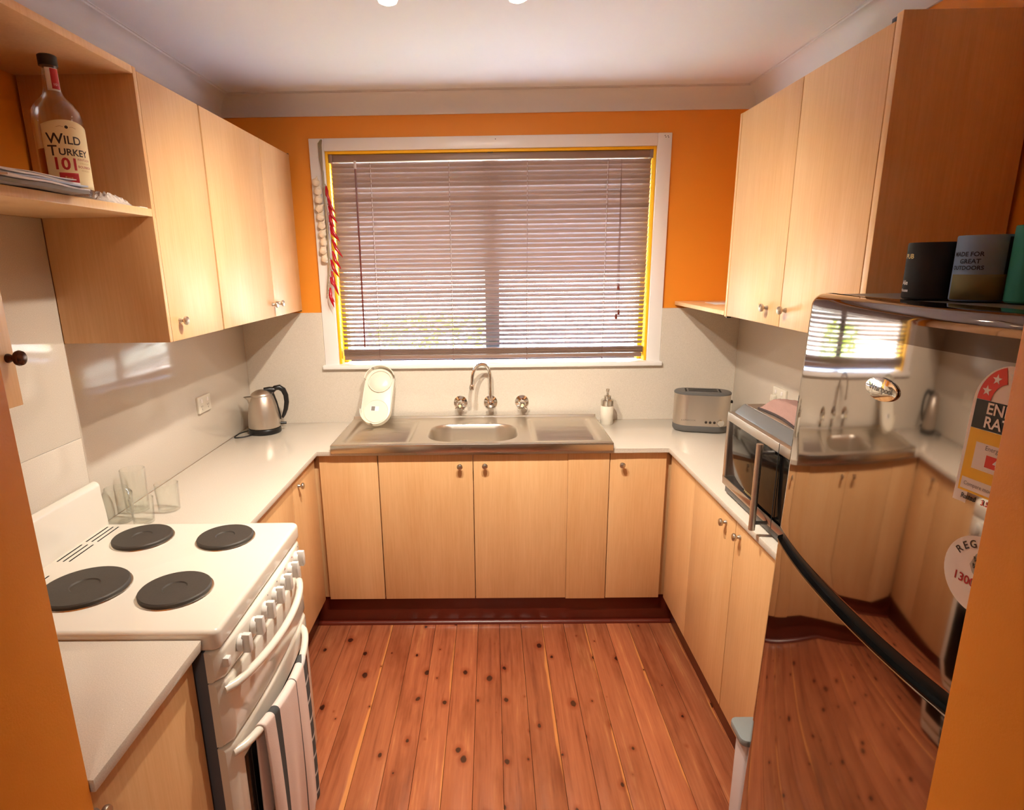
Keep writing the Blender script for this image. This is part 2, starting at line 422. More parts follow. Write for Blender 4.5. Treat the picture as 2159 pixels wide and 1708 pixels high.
# cornices: plaster cove swept along three walls
def cove(c0, out):
    pr = [(0, ZC-.0), (.008, ZC)]
    for i in range(9):
        a = R(90*i/8); pr.append((.070-.058*math.cos(a), (H-.008)-.075*(1-math.sin(a))*1.0))
    pr += [(.070, H-.002), (.078, H-.002), (.078, H), (0, H)]
    return pr
pr = cove(0, 0)
struct(G().prism([(-o, z) for o, z in pr], 0, Wd, 'x').build('trim_1', 'cornice_white', ang=30), 'white coved cornice above the window wall')
struct(G().prism([(z, o-.008) for o, z in pr], YF, 0, 'y').build('trim_2', 'cornice_white', ang=30), 'white coved cornice above the left cabinets')
struct(G().prism([(z, Wd+.008-o) for o, z in pr], YF, 0, 'y').build('trim_3', 'cornice_white', ang=30), 'white coved cornice above the right cabinets')
# skirting kicks under the base cabinets
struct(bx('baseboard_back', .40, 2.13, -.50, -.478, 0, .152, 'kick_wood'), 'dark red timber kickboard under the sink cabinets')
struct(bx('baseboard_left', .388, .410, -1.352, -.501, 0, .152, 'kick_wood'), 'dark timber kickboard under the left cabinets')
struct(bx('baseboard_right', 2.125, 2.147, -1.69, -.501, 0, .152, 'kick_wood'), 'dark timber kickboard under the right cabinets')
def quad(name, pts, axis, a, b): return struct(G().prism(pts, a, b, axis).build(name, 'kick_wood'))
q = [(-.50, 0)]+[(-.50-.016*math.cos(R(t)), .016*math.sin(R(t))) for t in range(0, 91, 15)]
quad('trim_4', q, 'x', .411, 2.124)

# ---- window
win = bpy.data.objects.new('window_1', None); COL.objects.link(win); win.location = ((wx0+wx1)/2, 0, wz0)
win['kind'] = 'structure'; win['label'] = 'sliding window in the orange wall above the sink'; WM['window_1'] = Matrix.Translation(win.location)
ya = -.018
bx('architrave', .4073, wx0, ya, 0, 1.207, 2.2957, 'gloss_white', win, bevel=.003)
bx('architrave', wx1, 2.1384, ya, 0, 1.207, 2.2957, 'gloss_white', win, bevel=.003)
bx('architrave', wx0-.0005, wx1+.0005, ya, 0, wz1, 2.2957, 'gloss_white', win, bevel=.003)
bx('sill', .400, 2.143, -.05, .1, 1.187, 1.208, 'gloss_white', win, bevel=.003)
bx('reveal', wx0, wx0+.012, 0, .12, 1.208, wz1, 'sunlit_orange_paint', win)
bx('reveal', wx1-.012, wx1, 0, .12, 1.208, wz1, 'sunlit_orange_paint', win)
bx('reveal', wx0+.012, wx1-.012, 0, .12, wz1-.012, wz1, 'sunlit_orange_paint', win)
bx('stop_bead', wx0+.012, wx0+.034, .062, .12, 1.208, wz1-.012, 'sunlit_orange_paint', win)
bx('stop_bead', wx1-.034, wx1-.012, .062, .12, 1.208, wz1-.012, 'sunlit_orange_paint', win)
bx('stop_bead', wx0+.034, wx1-.034, .062, .12, wz1-.030, wz1-.012, 'sunlit_orange_paint', win)
g = G()
for a in ((wx0+.012, wx0+.026, 1.208, 2.228), (wx1-.026, wx1-.012, 1.208, 2.228)): g.box(a[0], a[1], .12, .16, a[2], a[3])
g.box(wx0+.026, wx1-.026, .12, .16, 1.208, 1.228).box(wx0+.026, wx1-.026, .12, .16, 2.205, 2.228)
g.build('frame', 'aluminium', win, bevel=.002)
bx('mullion', 1.240, 1.315, .115, .165, 1.228, 2.205, 'aluminium', win)
bx('window_catch', 1.255, 1.30, .108, .114, 1.28, 1.30, 'aluminium', win)
bx('pane', wx0+.026, 1.240, .138, .142, 1.228, 2.205, 'window_glass', win, bevel=0)
bx('pane', 1.315, wx1-.026, .138, .142, 1.228, 2.205, 'window_glass', win, bevel=0)
for px, pz in ((2.104, 2.283), (2.108, 2.276), (2.118, 2.281), (2.121, 2.275), (1.30, 2.280)):
    G().lathe([(.0022, 0), (.0022, .001)], 8, (px, ya, pz), '-y').build('nail_hole', 'ink_dark', win)

# ---- yard outside
struct(G().box(-6, 9, .2, 12, -.5, -.45).build('ground_outside', 'paving', smooth=False), 'pale paving outside the window')
fence = thing('paling_fence', 'pale paling fence across the yard outside the window', 'fence', (1.2, 5.2, -.45))
for i in range(60):
    bx('paling', -4+i*.17, -4+i*.17+.16, 5.2, 5.22, -.45, 1.15, 'fence', fence, bevel=0)
bx('rail', -4, 6.2, 5.22, 5.26, .7, .78, 'fence', fence)
bush = thing('garden_bush', 'sunny yellow-green bush outside behind the left window pane', 'bush', (.75, 1.9, -.45))
g = G()
for i in range(2600):
    a = random.random()*6.283; h = random.random(); rr = .75*math.sqrt(random.random())*(1-.35*h)
    c = Vector((.75+rr*math.cos(a), 1.9+rr*math.sin(a)*.7, -.2+1.5*h))
    d = Vector((random.gauss(0, 1), random.gauss(0, 1), random.gauss(0, 1))).normalized(); e_ = d.cross(Vector((.3, .5, .8))).normalized()
    g.add([c-d*.05, c+e_*.02, c+d*.05, c-e_*.02], [(0, 1, 2, 3)])
g.build('foliage', 'leaf', bush, smooth=False, kind='stuff')
g = G()
for i in range(6): g.tube([(.75+random.gauss(0, .05), 1.9+random.gauss(0, .05), -.45), (.75+random.gauss(0, .3), 1.9+random.gauss(0, .2), .8)], .015, 6)
g.build('stem', 'kick_wood', bush)

# ------------------------------------------------------------------ lights of the room, plus an added fill light
lampT = thing('spotlight_bar', 'white ceiling spotlight bar with two lit lamps at the top edge', 'ceiling light', (1.18, -1.37, H))
bx('bar', .88, 1.48, -1.40, -1.36, H-.03, H, 'gloss_white', lampT, bevel=.006)
for lx, aim in ((1.015, Vector((-.06, .36, -1))), (1.345, Vector((.08, .36, -1)))):
    d = aim.normalized(); base = Vector((lx, -1.38, H-.03))
    G().tube([base, base+Vector((0, 0, -.05))], .006, 8).build('arm', 'gloss_white', lampT)
    c0 = base+Vector((0, 0, -.052)); q = d.to_track_quat('Z', 'Y').to_matrix().to_4x4()
    M = Matrix.Translation(c0) @ q
    head = G().lathe([(.004, -.018), (.020, -.016), (.026, .0), (.031, .040), (.029, .040), (.022, .004), (.004, -.004)], 24).xf(M).build('lamp_head', 'gloss_white', lampT)
    G().lathe([(1e-5, .030), (.012, .032), (.022, .037), (.027, .040), (.022, .050), (.012, .054), (1e-5, .056)], 20).xf(M).build('bulb', 'bulb', head)
    L = bpy.data.objects.new('spot_lamp', bpy.data.lights.new('spot_lamp', 'SPOT')); COL.objects.link(L)
    L.data.energy = LAMP_W*4; L.data.color = LAMP_COL; L.data.spot_size = R(150); L.data.spot_blend = 1.0; L.data.shadow_soft_size = .022
    L.matrix_world = Matrix.Translation(c0+d*.066) @ d.to_track_quat('-Z', 'Y').to_matrix().to_4x4()
dl = thing('fill_light', 'added fill light shaped as a round ceiling fitting behind the opening', 'ceiling light', (1.25, -3.95, H))  # unseen fitting, added as warm fill from behind the camera
G().lathe([(.17, 0), (.17, -.015), (.16, -.02)], 32, (1.25, -3.95, H)).build('base', 'gloss_white', dl)
G().lathe([(.155, -.02), (.14, -.05), (.09, -.075), (1e-5, -.085)], 32, (1.25, -3.95, H)).build('diffuser', 'gloss_white', dl)
L = bpy.data.objects.new('oyster_lamp', bpy.data.lights.new('oyster_lamp', 'AREA')); COL.objects.link(L)
L.data.shape = 'DISK'; L.data.size = .3; L.data.energy = FILL_W; L.data.color = (1, .88, .72); L.location = (1.25, -3.95, H-.09)

# ------------------------------------------------------------------ cabinets
KNOB = None
def knob(parent, x, y, z, axis, mat='nickel', s=1.0):
    pr = [(.0045, 0), (.0045, .010), (.006, .013), (.0125, .017), (.0135, .021), (.0120, .025), (.006, .0275), (1e-5, .028)]
    pr = [(.008, 0), (.008, .002)]+pr[1:]
    return G().lathe([(r*s, h*s) for r, h in pr], 20, (x, y, z), axis).build('knob', mat, parent)
def door(parent, x0, x1, y0, y1, z0, z1, name='door'):
    return bx(name, x0, x1, y0, y1, z0, z1, 'beech', parent, bevel=.0012)
DT = .018; GP = .0018
# left wall cabinets
c = thing('wall_cabinet', 'single-door beech wall cabinet beside the open bottle shelf', 'cabinet', (.15, -1.16, ZB))
bx('body', .0006, ULX-DT-.001, -1.347, -.974, ZB, ZTL, 'beech', c)
bx('side_panel', .0006, ULX, -1.3475, -1.331, ZB-.001, ZTL+.008, 'beech', c)
d = door(c, ULX-DT, ULX, -1.330, -.9775, ZB-.001, ZTL); knob(d, ULX, -1.277, 1.548, 'x')
bx('gap_strip', ULX-DT-.0008, ULX-.010, -.977, -.9675, ZB-.004, ZTL+.006, 'dark_gap', c)
c = thing('wall_cabinet', 'double-door beech wall cabinet on the left in the window corner', 'cabinet', (.15, -.5, ZB))
bx('body', .0006, ULX-DT-.001, -.967, -.034, ZB, ZTL, 'beech', c)
d = door(c, ULX-DT, ULX, -.967, -.4353-GP, ZB, ZTL); knob(d, ULX, -.465, 1.545, 'x')
d = door(c, ULX-DT, ULX, -.4353+GP, -.046, ZB, ZTL); knob(d, ULX, -.385, 1.546, 'x')
bx('hinge_cap', ULX-.03, ULX-.004, -.046, -.036, ZTL, ZTL+.006, 'black_plastic', c)
bx('hinge_cap', ULX-.03, ULX-.004, -.046, -.036, ZB-.006, ZB, 'black_plastic', c)
# open shelf unit over the stove
c = thing('open_shelf', 'open beech shelf unit above the stove holding the bottle', 'shelf', (.15, -1.65, 1.845))
bx('top_board', .0006, ULX, -1.944, -1.348, 2.210, 2.229, 'beech', c)
bx('shelf_board', .0006, ULX, -1.944, -1.348, 1.845, 1.866, 'beech_edge', c)
c = thing('wall_cabinet', 'shadowed beech wall cabinet with dark bronze knob at far left edge', 'cabinet', (.15, -2.14, 1.44))
bx('body', .0006, ULX-DT-.001, YF+.003, -1.9455, 1.44, ZTL, 'beech', c)
d = door(c, ULX-DT, ULX, YF+.003, -1.9455, 1.438, ZTL); knob(d, ULX, -1.962, 1.535, 'x', 'bronze', 1.15)
# right wall cabinets
c = thing('wall_cabinet', 'tall double-door beech wall cabinet above the microwave', 'cabinet', (2.37, -1.13, ZB))
bx('body', URX+DT+.001, Wd-.004, -1.560, -.684, ZB, ZTR, 'beech', c)
d = door(c, URX, URX+DT, -1.1391+GP, -.690, ZB, ZTR); knob(d, URX, -1.045, 1.546, '-x')
d = door(c, URX, URX+DT, -1.556, -1.1391-GP, ZB, ZTR); knob(d, URX, -1.178, 1.547, '-x')
bx('side_panel', URX-.004, Wd-.004, -1.590, -1.566, ZB-.004, ZTR+.012, 'beech', c)
bx('side_panel', URX-.002, Wd-.004, -.689, -.672, ZB-.004, ZTR, 'beech', c)
bx('hinge_cap', URX+.001, URX+.02, -1.566, -1.540, ZTR, ZTR+.010, 'black_plastic', c)
bx('hinge_cap', URX+.003, URX+.02, -.688, -.676, ZB-.009, ZB-.004, 'black_plastic', c)
c = thing('corner_shelf', 'small beech corner shelf between the window and right wall cabinet', 'shelf', (2.36, -.35, ZB))
bx('shelf_board', URX-.004, Wd-.002, -.671, -.004, ZB, ZB+.018, 'beech_edge', c)
bx('loose_paper', 2.30, 2.40, -.30, -.16, ZB+.018, ZB+.020, 'paper', None, label='small white paper lying on the corner shelf', cat='paper')

# base cabinets, back run
def base_body(c, x0, x1, y0, y1): bx('body', x0, x1, y0, y1, .152, .878, 'beech', c)
zb0, zb1 = .150, .876
c = thing('corner_cabinet', 'plain beech corner panel cabinet left of the sink doors', 'cabinet', (.6, -.3, 0))
base_body(c, .004, .748, FYB+DT+.001, -.034)
door(c, FXL+.0225, .7485-GP, FYB, FYB+DT, zb0, zb1, 'panel')
c = thing('sink_cabinet', 'double-door beech cabinet under the steel sink', 'cabinet', (1.2, -.3, 0))
bx('body', .752, 1.796, FYB+DT+.001, -.034, .152, .74, 'beech', c)
d = door(c, .7515, 1.1805-GP, FYB, FYB+DT, zb0, zb1); knob(d, 1.121, FYB, .820, '-y')
d = door(c, 1.1805+GP, 1.6105-.0008, FYB, FYB+DT, zb0, zb1); knob(d, 1.234, FYB, .822, '-y')
door(c, 1.6105, 1.7985-GP, FYB-.002, FYB+DT, zb0-.004, zb1, 'filler_panel')
c = thing('base_cabinet', 'narrow single-door beech base cabinet right of the sink', 'cabinet', (1.94, -.3, 0))
base_body(c, 1.800, 2.10, FYB+DT+.001, -.034)
d = door(c, 1.7985+GP, FXR-.0225, FYB-.001, FYB+DT, zb0-.002, zb1+.0015); knob(d, 1.852, FYB-.001, .820, '-y')
# left run
c = thing('base_cabinet', 'beech base cabinet left of the sink beside the stove', 'cabinet', (.25, -.95, 0))
base_body(c, .004, FXL-DT-.001, -1.352, YB-.001)
d = door(c, FXL-DT, FXL, -.846+GP, FYB-.0005, zb0, zb1); knob(d, FXL, -.775, .822, 'x')
door(c, FXL-DT, FXL, -1.352, -.846-GP, zb0, zb1, 'panel')
# right run
c = thing('base_cabinet', 'double-door beech base cabinet under the microwave bench', 'cabinet', (2.3, -1.1, 0))
base_body(c, FXR+DT+.001, Wd-.004, -1.690, YB-.001)
door(c, FXR, FXR+DT, -.849+.0006, FYB-.0005, zb0, zb1, 'filler_panel')
d = door(c, FXR, FXR+DT, -1.265+GP, -.849-.0006, zb0, zb1); knob(d, FXR, -1.185, .826, '-x')
d = door(c, FXR, FXR+DT, -1.690, -1.265-GP, zb0, zb1); knob(d, FXR, -1.305, .826, '-x')
# near left base cabinet
c = thing('base_cabinet', 'shaded beech base cabinet nearest the camera before the stove', 'cabinet', (.3, -2.15, 0))
bx('body', .004, .572, YF+.004, -1.964, .10, .876, 'beech', c)
d = door(c, .573, .592, YF+.004, -1.964, .11, .874); knob(d, .592, -2.318, .815, 'x')
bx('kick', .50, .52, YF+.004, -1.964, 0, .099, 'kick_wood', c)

# ------------------------------------------------------------------ benchtops
g = G()
ZT0, ZT1 = .878, .900
g.prism([(.0003, -1.352), (XL, -1.352), (XL, YB), (.93, YB), (.93, -.0303), (.0003, -.0303)], ZT0, ZT1)
g.prism([(1.42, YB), (XR, YB), (XR+.011, -1.70), (Wd-.0003, -1.70), (Wd-.0003, -.0303), (1.42, -.0303)], ZT0, ZT1)
g.box(.93, 1.42, -.13, -.0303, ZT0, ZT1).box(.93, 1.42, YB, YB+.012, ZT0, ZT1)
g.build('benchtop', 'stone', bevel=.0015, label='pale speckled stone U-shaped benchtop around the sink', cat='benchtop')
bx('benchtop', .002, .617, YF+.004, -1.9585, .876, .900, 'stone', None, bevel=.0015, label='pale stone benchtop piece nearest the camera before the stove', cat='benchtop')

# ------------------------------------------------------------------ sink
s = thing('kitchen_sink', 'stainless steel sink with two ribbed drainers under the window', 'sink', (1.18, -.3, .9))
SX0, SX1, SY0, SY1, SZ = .547, 1.806, -.556, -.064, .931
bxa, bxb, bya, byb, brad = .968, 1.388, -.520, -.205, .11
def sdf(x, y, x0, x1, y0, y1, r):
    cx, cy = (x0+x1)/2, (y0+y1)/2
    dx, dy = abs(x-cx)-(x1-x0)/2+r, abs(y-cy)-(y1-y0)/2+r
    return math.hypot(max(dx, 0), max(dy, 0))+min(max(dx, dy), 0)-r
def ss(t): t = max(0, min(1, t)); return t*t*(3-2*t)
def sz(x, y):
    z = SZ
    for a, b_ in ((.585, .905), (1.445, 1.765)):
        d = sdf(x, y, a, b_, -.525, -.110, .03)
        if d < .0:
            k_ = ss(-d/.02); z -= .007*k_
            if d < -.02: z -= .0016*math.sin((y+.5)*2*math.pi/.0145)*ss((-d-.02)/.02)
    d = sdf(x, y, bxa, bxb, bya, byb, brad)
    if d < 0:
        z = SZ-.004*ss(-d/.004)-.150*ss((-d-.003)/.030) if d > -.033 else SZ-.154
        if d <= -.033: z -= .004*ss((-d-.033)/.12)
    e = min(x-SX0, SX1-x, y-SY0)
    if e < .006: z -= .004*(1-ss(e/.006))
    e = SY1-y
    if e < .02: z += .010*ss((.02-e)/.012)
    return z
xs = [SX0+(SX1-SX0)*i/300 for i in range(301)]; ys = [SY0+(SY1-SY0)*j/130 for j in range(131)]
g = G(); g.grid([[(x, y, sz(x, y)) for y in ys] for x in xs]); g.build('bowl_and_drainers', 'steel_bowl', s, ang=80)
g = G(); g.box(SX0, SX1, SY0-.002, SY0+.001, .892, SZ-.003); g.build('apron', 'steel', s, bevel=.001)
g = G(); g.box(SX0-.001, SX0+.002, SY0, SY1, .892+.009, SZ-.003).box(SX1-.002, SX1+.001, SY0, SY1, .901, SZ-.003).box(SX0, SX1, SY1-.002, SY1, .901, SZ+.009)
g.build('edge', 'steel', s)
G().lathe([(.042, 0), (.040, .003), (.030, .002), (.028, -.002), (1e-5, -.002)], 28, (1.178, -.36, SZ-.158)).build('waste', 'chrome', s)
g = text('oliveri', .016).map(lambda x, y, z: (1.155+x, SY0-.0026, .912+y)); g.build('maker_stamp', 'nickel', s, smooth=False)

# taps on the splashback
def tap(name, label, x, rot):
    t = thing(name, label, 'tap', (x, -.03, 1.003))
    c = (x, -.03, 1.003)
    G().lathe([(.036, 0), (.035, .006), (.022, .012), (.014, .016)], 28, c, '-y').build('flange', 'chrome', t)
    G().lathe([(.013, .014), (.013, .030), (.017, .034), (.017, .052), (.012, .060), (1e-5, .061)], 24, c, '-y').build('valve_body', 'chrome', t)
    hub = Vector((x, -.03-.060, 1.0))
    h = G().lathe([(.012, -.008), (.0145, 0), (.012, .010), (1e-5, .012)], 20, hub, '-y').build('handle_hub', 'chrome', t)
    for k_ in range(4):
        a = R(rot+90*k_); dd = Vector((math.cos(a), -.12, math.sin(a)))
        G().tube([hub+dd*.006, hub+dd*.018, hub+dd*.026, hub+dd*.032], [.0055, .0045, .0062, .0035], 10).build('handle_arm', 'chrome', h)
    G().lathe([(.007, .0125), (.007, .014), (1e-5, .0142)], 16, hub, '-y').build('index_button', 'label_cream', h)
    return t
tap('wall_tap', 'chrome cross-handle wall tap left of the spout', 1.105, 38)
tap('wall_tap', 'chrome cross-handle wall tap right of the spout', 1.426, 48)
t = thing('gooseneck_spout', 'chrome gooseneck spout on the splashback over the sink', 'tap', (1.259, -.03, 1.005))
c = (1.262, -.03, 1.003)
G().lathe([(.036, 0), (.035, .006), (.022, .012), (.016, .016)], 28, c, '-y').build('flange', 'chrome', t)
G().lathe([(.015, .012), (.015, .034), (.020, .038), (.020, .058), (.014, .064), (1e-5, .066)], 24, c, '-y').build('spout_body', 'chrome', t)
pts = [Vector((1.262, -.078, 1.005+h)) for h in (0, .05, .10, .135)]
for i in range(1, 17):
    a = math.pi*i/16
    pts.append(Vector((1.262-.045*(1-math.cos(a)), -.078-.035*(1-math.cos(a)), 1.145+.056*math.sin(a)*1.25)))
pts.append(pts[-1]+Vector((-.003, -.002, -.03)))
G().tube(pts, .0085, 14).build('gooseneck', 'chrome', t)
e = pts[-1]; G().lathe([(.0095, .004), (.012, 0), (.013, -.012), (.0115, -.022), (.008, -.022)], 20, e).build('aerator', 'chrome', t)

# ------------------------------------------------------------------ blind
b = thing('venetian_blind', 'brown timber venetian blind with half-open slats in the window', 'blind', (1.27, .03, 1.21))
BX0, BX1, BY = .496, 2.058, .030
bx('headrail', BX0, BX1, BY-.018, BY+.02, 2.193, 2.226, 'blind_wood', b, bevel=.002)
bx('valance_trim', BX0+.01, BX1-.01, BY-.021, BY-.018, 2.190, 2.194, 'nickel', b, bevel=0)
bx('bracket', BX0-.004, BX0+.014, BY-.024, BY+.02, 2.190, 2.2275, 'blind_wood', b)
bx('bracket', BX1-.014, BX1+.004, BY-.024, BY+.02, 2.190, 2.2275, 'blind_wood', b)
bx('bracket', 1.262, 1.288, BY-.022, BY+.01, 2.2265, 2.2279, 'black_plastic', b, bevel=0)
n = 5; hw = .0145; hl = (BX1-BX0)/2-.002
rows = []
for xx in (-hl, hl):
    rows.append([(xx, -hw+2*hw*i/4, .0042*(1-((i-2)/2)**2)) for i in range(5)]+[(xx, hw-2*hw*i/4, .0042*(1-((2-i)/2)**2)-.002) for i in range(5)])
g = G(); g.grid(rows, close=True); nn = len(rows[0]); g.f += [tuple(range(nn)), tuple(range(2*nn-1, nn-1, -1))]
slat0 = None; zt, zbot = 2.178, 1.302; NS = 40
for i in range(NS):
    z = zt+(zbot-zt)*i/(NS-1); fr_ = i/(NS-1)
    tilt = -R(57-9*ss(fr_/.5)-15*ss((fr_-.42)/.58)+random.gauss(0, 1.7))
    loc = Vector(((BX0+BX1)/2, BY+random.gauss(0, .0006), z)) - WM[b.name].translation
    rot = (tilt, random.gauss(0, .0006), random.gauss(0, .0006))
    if slat0 is None:
        slat0 = g.build('slat', 'blind_wood', b, local=True); slat0.location = loc; slat0.rotation_euler = rot
    else: part_copy(slat0, loc, rot)
for i in range(6):
    part_copy(slat0, Vector(((BX0+BX1)/2, BY, 1.250+i*.0056)) - WM[b.name].translation, (random.gauss(0, .03), random.gauss(0, .001), 0))
bx('bottom_rail', BX0+.006, BX1-.006, BY-.016, BY+.016, 1.226, 1.246, 'blind_wood', b, bevel=.003)
for lx in (.688, 1.072, 1.455, 1.847):
    for yy in (BY-.0165, BY+.0165): G().tube([(lx, yy, 2.192), (lx-.002, yy, 1.236)], .0008, 5).build('ladder_cord', 'cord_brown', b)
    G().tube([(lx, BY, 2.192), (lx, BY, 1.23)], .0009, 5).build('lift_cord', 'cord_white', b)
    G().lathe([(.004, 0), (.0055, -.004), (.003, -.010)], 10, (lx, BY-.008, 1.227)).build('cord_button', 'cord_brown', b)
wp = [(.619, BY-.026, 2.19), (.6185, BY-.032, 1.75), (.614, BY-.030, 1.292)]
wd = G().tube(wp, .0042, 8).build('tilt_wand', 'kick_wood', b)
G().tube([(.619, BY-.026, 2.196), (.619, BY-.027, 2.16)], .006, 10).build('wand_clip', 'pale_plastic', wd)
for cx_, z1 in ((1.909, 1.44), (1.921, 1.46), (1.915, 1.585)):
    cd = G().tube([(1.908, BY-.024, 2.19), (cx_, BY-.026, z1)], .0009, 5).build('pull_cord', 'cord_brown', b)
    G().lathe([(.003, .012), (.005, .006), (.0075, -.012), (.0072, -.016), (1e-5, -.016)], 12, (cx_, BY-.026, z1)).build('tassel', 'kick_wood', cd)

# ------------------------------------------------------------------ garlic and chilli strings
t = thing('garlic_string', 'string of pale garlic bulbs hanging on the window frame', 'garlic string', (.45, -.03, 1.72))
yq = -.036
G().tube([(.470, yq+.012, 2.285), (.462, yq, 2.27), (.462, yq, 2.20), (.470, yq, 2.14), (.472, yq, 1.95), (.470, yq, 1.74)], .0055, 8).build('rope', 'rope', t)
for i in range(10):
    z = 2.095-.0395*i; x_ = .440+.0015*i+random.gauss(0, .002)
    g = G().lathe([(.003, -.013), (.011, -.012), (.0165, -.002), (.015, .008), (.008, .014), (.003, .020), (.002, .026)], 14)
    M = Matrix.Translation((x_-.002, yq-.004, z)) @ Matrix.Scale(1.22, 4) @ Matrix.Rotation(random.uniform(.2, .9), 4, 'Y') @ Matrix.Rotation(random.uniform(0, 3), 4, 'Z')
    g.xf(M).build('garlic_bulb', 'garlic', t)
t = thing('chilli_string', 'string of dried red chillies hanging beside the blind', 'chilli string', (.48, -.03, 1.5))
G().tube([(.473, yq+.006, 2.285), (.476, yq-.020, 2.26), (.474, yq-.020, 2.1), (.478, yq-.020, 1.9), (.472, yq-.020, 1.70), (.455, yq-.020, 1.57)], .004, 8).build('rope', 'rope', t)
CH = [(.480, 2.075, .490, 1.995), (.484, 2.03, .507, 1.95), (.486, 1.985, .511, 1.905), (.488, 1.945, .497, 1.885), (.487, 1.905, .518, 1.82), (.488, 1.89, .505, 1.83), (.492, 1.83, .528, 1.745), (.489, 1.775, .515, 1.69), (.478, 1.735, .503, 1.65), (.478, 1.68, .497, 1.56), (.470, 1.65, .488, 1.60), (.464, 1.60, .468, 1.505), (.460, 1.58, .472, 1.53)]
for (xa, za, xb, zb_) in CH[::1]:
    P0 = Vector((xa+.008, yq-.027, za)); P1 = Vector((xb+.020, yq-.032-random.random()*.01, zb_)); mid = (P0+P1)/2+Vector((-.006, -.006, 0))
    pth = [P0, P0.lerp(mid, .5)+Vector((.001, 0, 0)), mid, mid.lerp(P1, .55), P1]
    ch = G().tube(pth, [.0045, .0080, .0078, .0056, .0012], 10).build('chilli', 'chilli', t)
    G().tube([P0+Vector((-.006, .004, .012)), P0], [.0015, .003], 6).build('stalk', 'rope', ch)

# ------------------------------------------------------------------ dish caddy leaning on the splashback
o0 = Vector((.695, -.235, .9305)); vdir = (Vector((.697, -.050, 1.200))-o0).normalized()
udir = Vector((1, .0, 0)); ndir = udir.cross(vdir).normalized()
M = Matrix((udir, vdir, ndir)).transposed().to_4x4(); M.translation = o0+vdir*.160
M = M @ Matrix.Rotation(R(-4), 4, 'Z')
t = thing('dish_caddy', 'white plastic sink caddy tray leaning against the splashback', 'caddy', M=M)
out = [(y, x) for x, y in stadium(.160, .077)]
G().prism(out, 0, .004).build('base', 'white_plastic', t, bevel=.001, local=True)
rim = []
full = [(y, x) for x, y in stadium(.160, .077, 20)]; inn = [(y, x) for x, y in stadium(.1565, .0735, 20)]
seg = [i for i in range(len(full)) if not (full[i][0] < -.07 and -.045 < full[i][1] < .075)]
g = G()
N_ = len(full)
for i in range(N_):
    j = (i+1) % N_
    mx_, my_ = (full[i][0]+full[j][0])/2, (full[i][1]+full[j][1])/2
    cut = mx_ < -.06 and -.085 < my_ < .085
    h = .007 if cut else .034
    a, b2, c2, d2 = full[i], full[j], inn[j], inn[i]
    g.add([(a[0], a[1], .003), (b2[0], b2[1], .003), (c2[0], c2[1], .003), (d2[0], d2[1], .003), (a[0], a[1], h), (b2[0], b2[1], h), (c2[0], c2[1], h), (d2[0], d2[1], h)],
          [(3, 2, 1, 0), (4, 5, 6, 7), (0, 1, 5, 4), (1, 2, 6, 5), (2, 3, 7, 6), (3, 0, 4, 7)])
g.build('rim', 'white_plastic', t, local=True, ang=50)
for cy_, r_, h_ in ((.080, .060, .012), (-.080, .062, .007)):
    G().lathe([(r_, .003), (r_, h_), (r_-.003, h_), (r_-.004, .005)], 40, (0, cy_, 0)).build('cup_ring', 'white_plastic', t, local=True)
G().lathe([(.056, .004), (.050, .010), (.02, .014), (1e-5, .0145)], 36, (0, .080, 0)).build('soap_dome', 'white_plastic', t, local=True)
st = G().box(-.030, .012, -.080, -.055, .0045, .0052).build('sticker', 'paper', t, local=True, smooth=False)
G().box(-.026, -.008, -.079, -.056, .0053, .0056).build('barcode_block', 'ink_grey', st, local=True, smooth=False)

# ------------------------------------------------------------------ soap dispenser
t = thing('soap_dispenser', 'white soap dispenser with steel pump at the right of the sink', 'soap dispenser', (1.858, -.112, .9))
c = (1.858, -.112, .9)
G().lathe([(.030, 0), (.032, .003), (.032, .094), (.030, .097)], 32, c).build('bottle', 'white_plastic', t)
G().lathe([(.0325, .097), (.0325, .124), (.028, .129), (.018, .131)], 32, c).build('collar', 'steel', t)
G().lathe([(.018, .131), (.018, .146), (.014, .149), (.006, .150), (.006, .168), (.009, .169), (.009, .182), (1e-5, .183)], 24, c).build('pump', 'steel', t)
G().tube([(1.858, -.112, 1.076), (1.855, -.140, 1.076), (1.853, -.152, 1.070)], [.006, .005, .004], 10).build('nozzle', 'steel', t)

# ------------------------------------------------------------------ kettle
kx, ky = .128, -.205
t = thing('electric_kettle', 'brushed steel electric kettle with black handle in the left corner', 'kettle', (kx, ky, .9))
c = (kx, ky, .9)
bs = G().lathe([(.076, 0), (.079, .004), (.079, .018), (.075, .026), (.04, .028)], 40, c).build('base', 'black_plastic', t)
G().lathe([(.072, .027), (.076, .031), (.0765, .040), (.074, .085), (.067, .135), (.056, .178), (.050, .190)], 48, c).build('body', 'steel_soft', t)
G().lathe([(.0515, .188), (.0515, .194), (.047, .201), (.030, .212), (.012, .218), (1e-5, .219)], 36, c).build('lid', 'steel_soft', t)
kd = Vector((.92, .38, 0)).normalized(); ks = Vector((-kd.y, kd.x, 0)); kc = Vector(c)
G().tube([kc+kd*.012+Vector((0, 0, .214)), kc+kd*.04+Vector((0, 0, .214)), kc+kd*.062+Vector((0, 0, .211))], [.012, .015, .014], 12).build('lid_hinge', 'black_plastic', t)
hp = [kc+kd*a+Vector((0, 0, z)) for a, z in ((.050, .205), (.066, .220), (.086, .222), (.104, .208), (.114, .180), (.115, .145), (.108, .110), (.097, .082), (.088, .066))]
G().tube(hp, [.011, .013, .014, .0135, .0125, .012, .011, .009, .006], 14).build('handle', 'black_plastic', t)
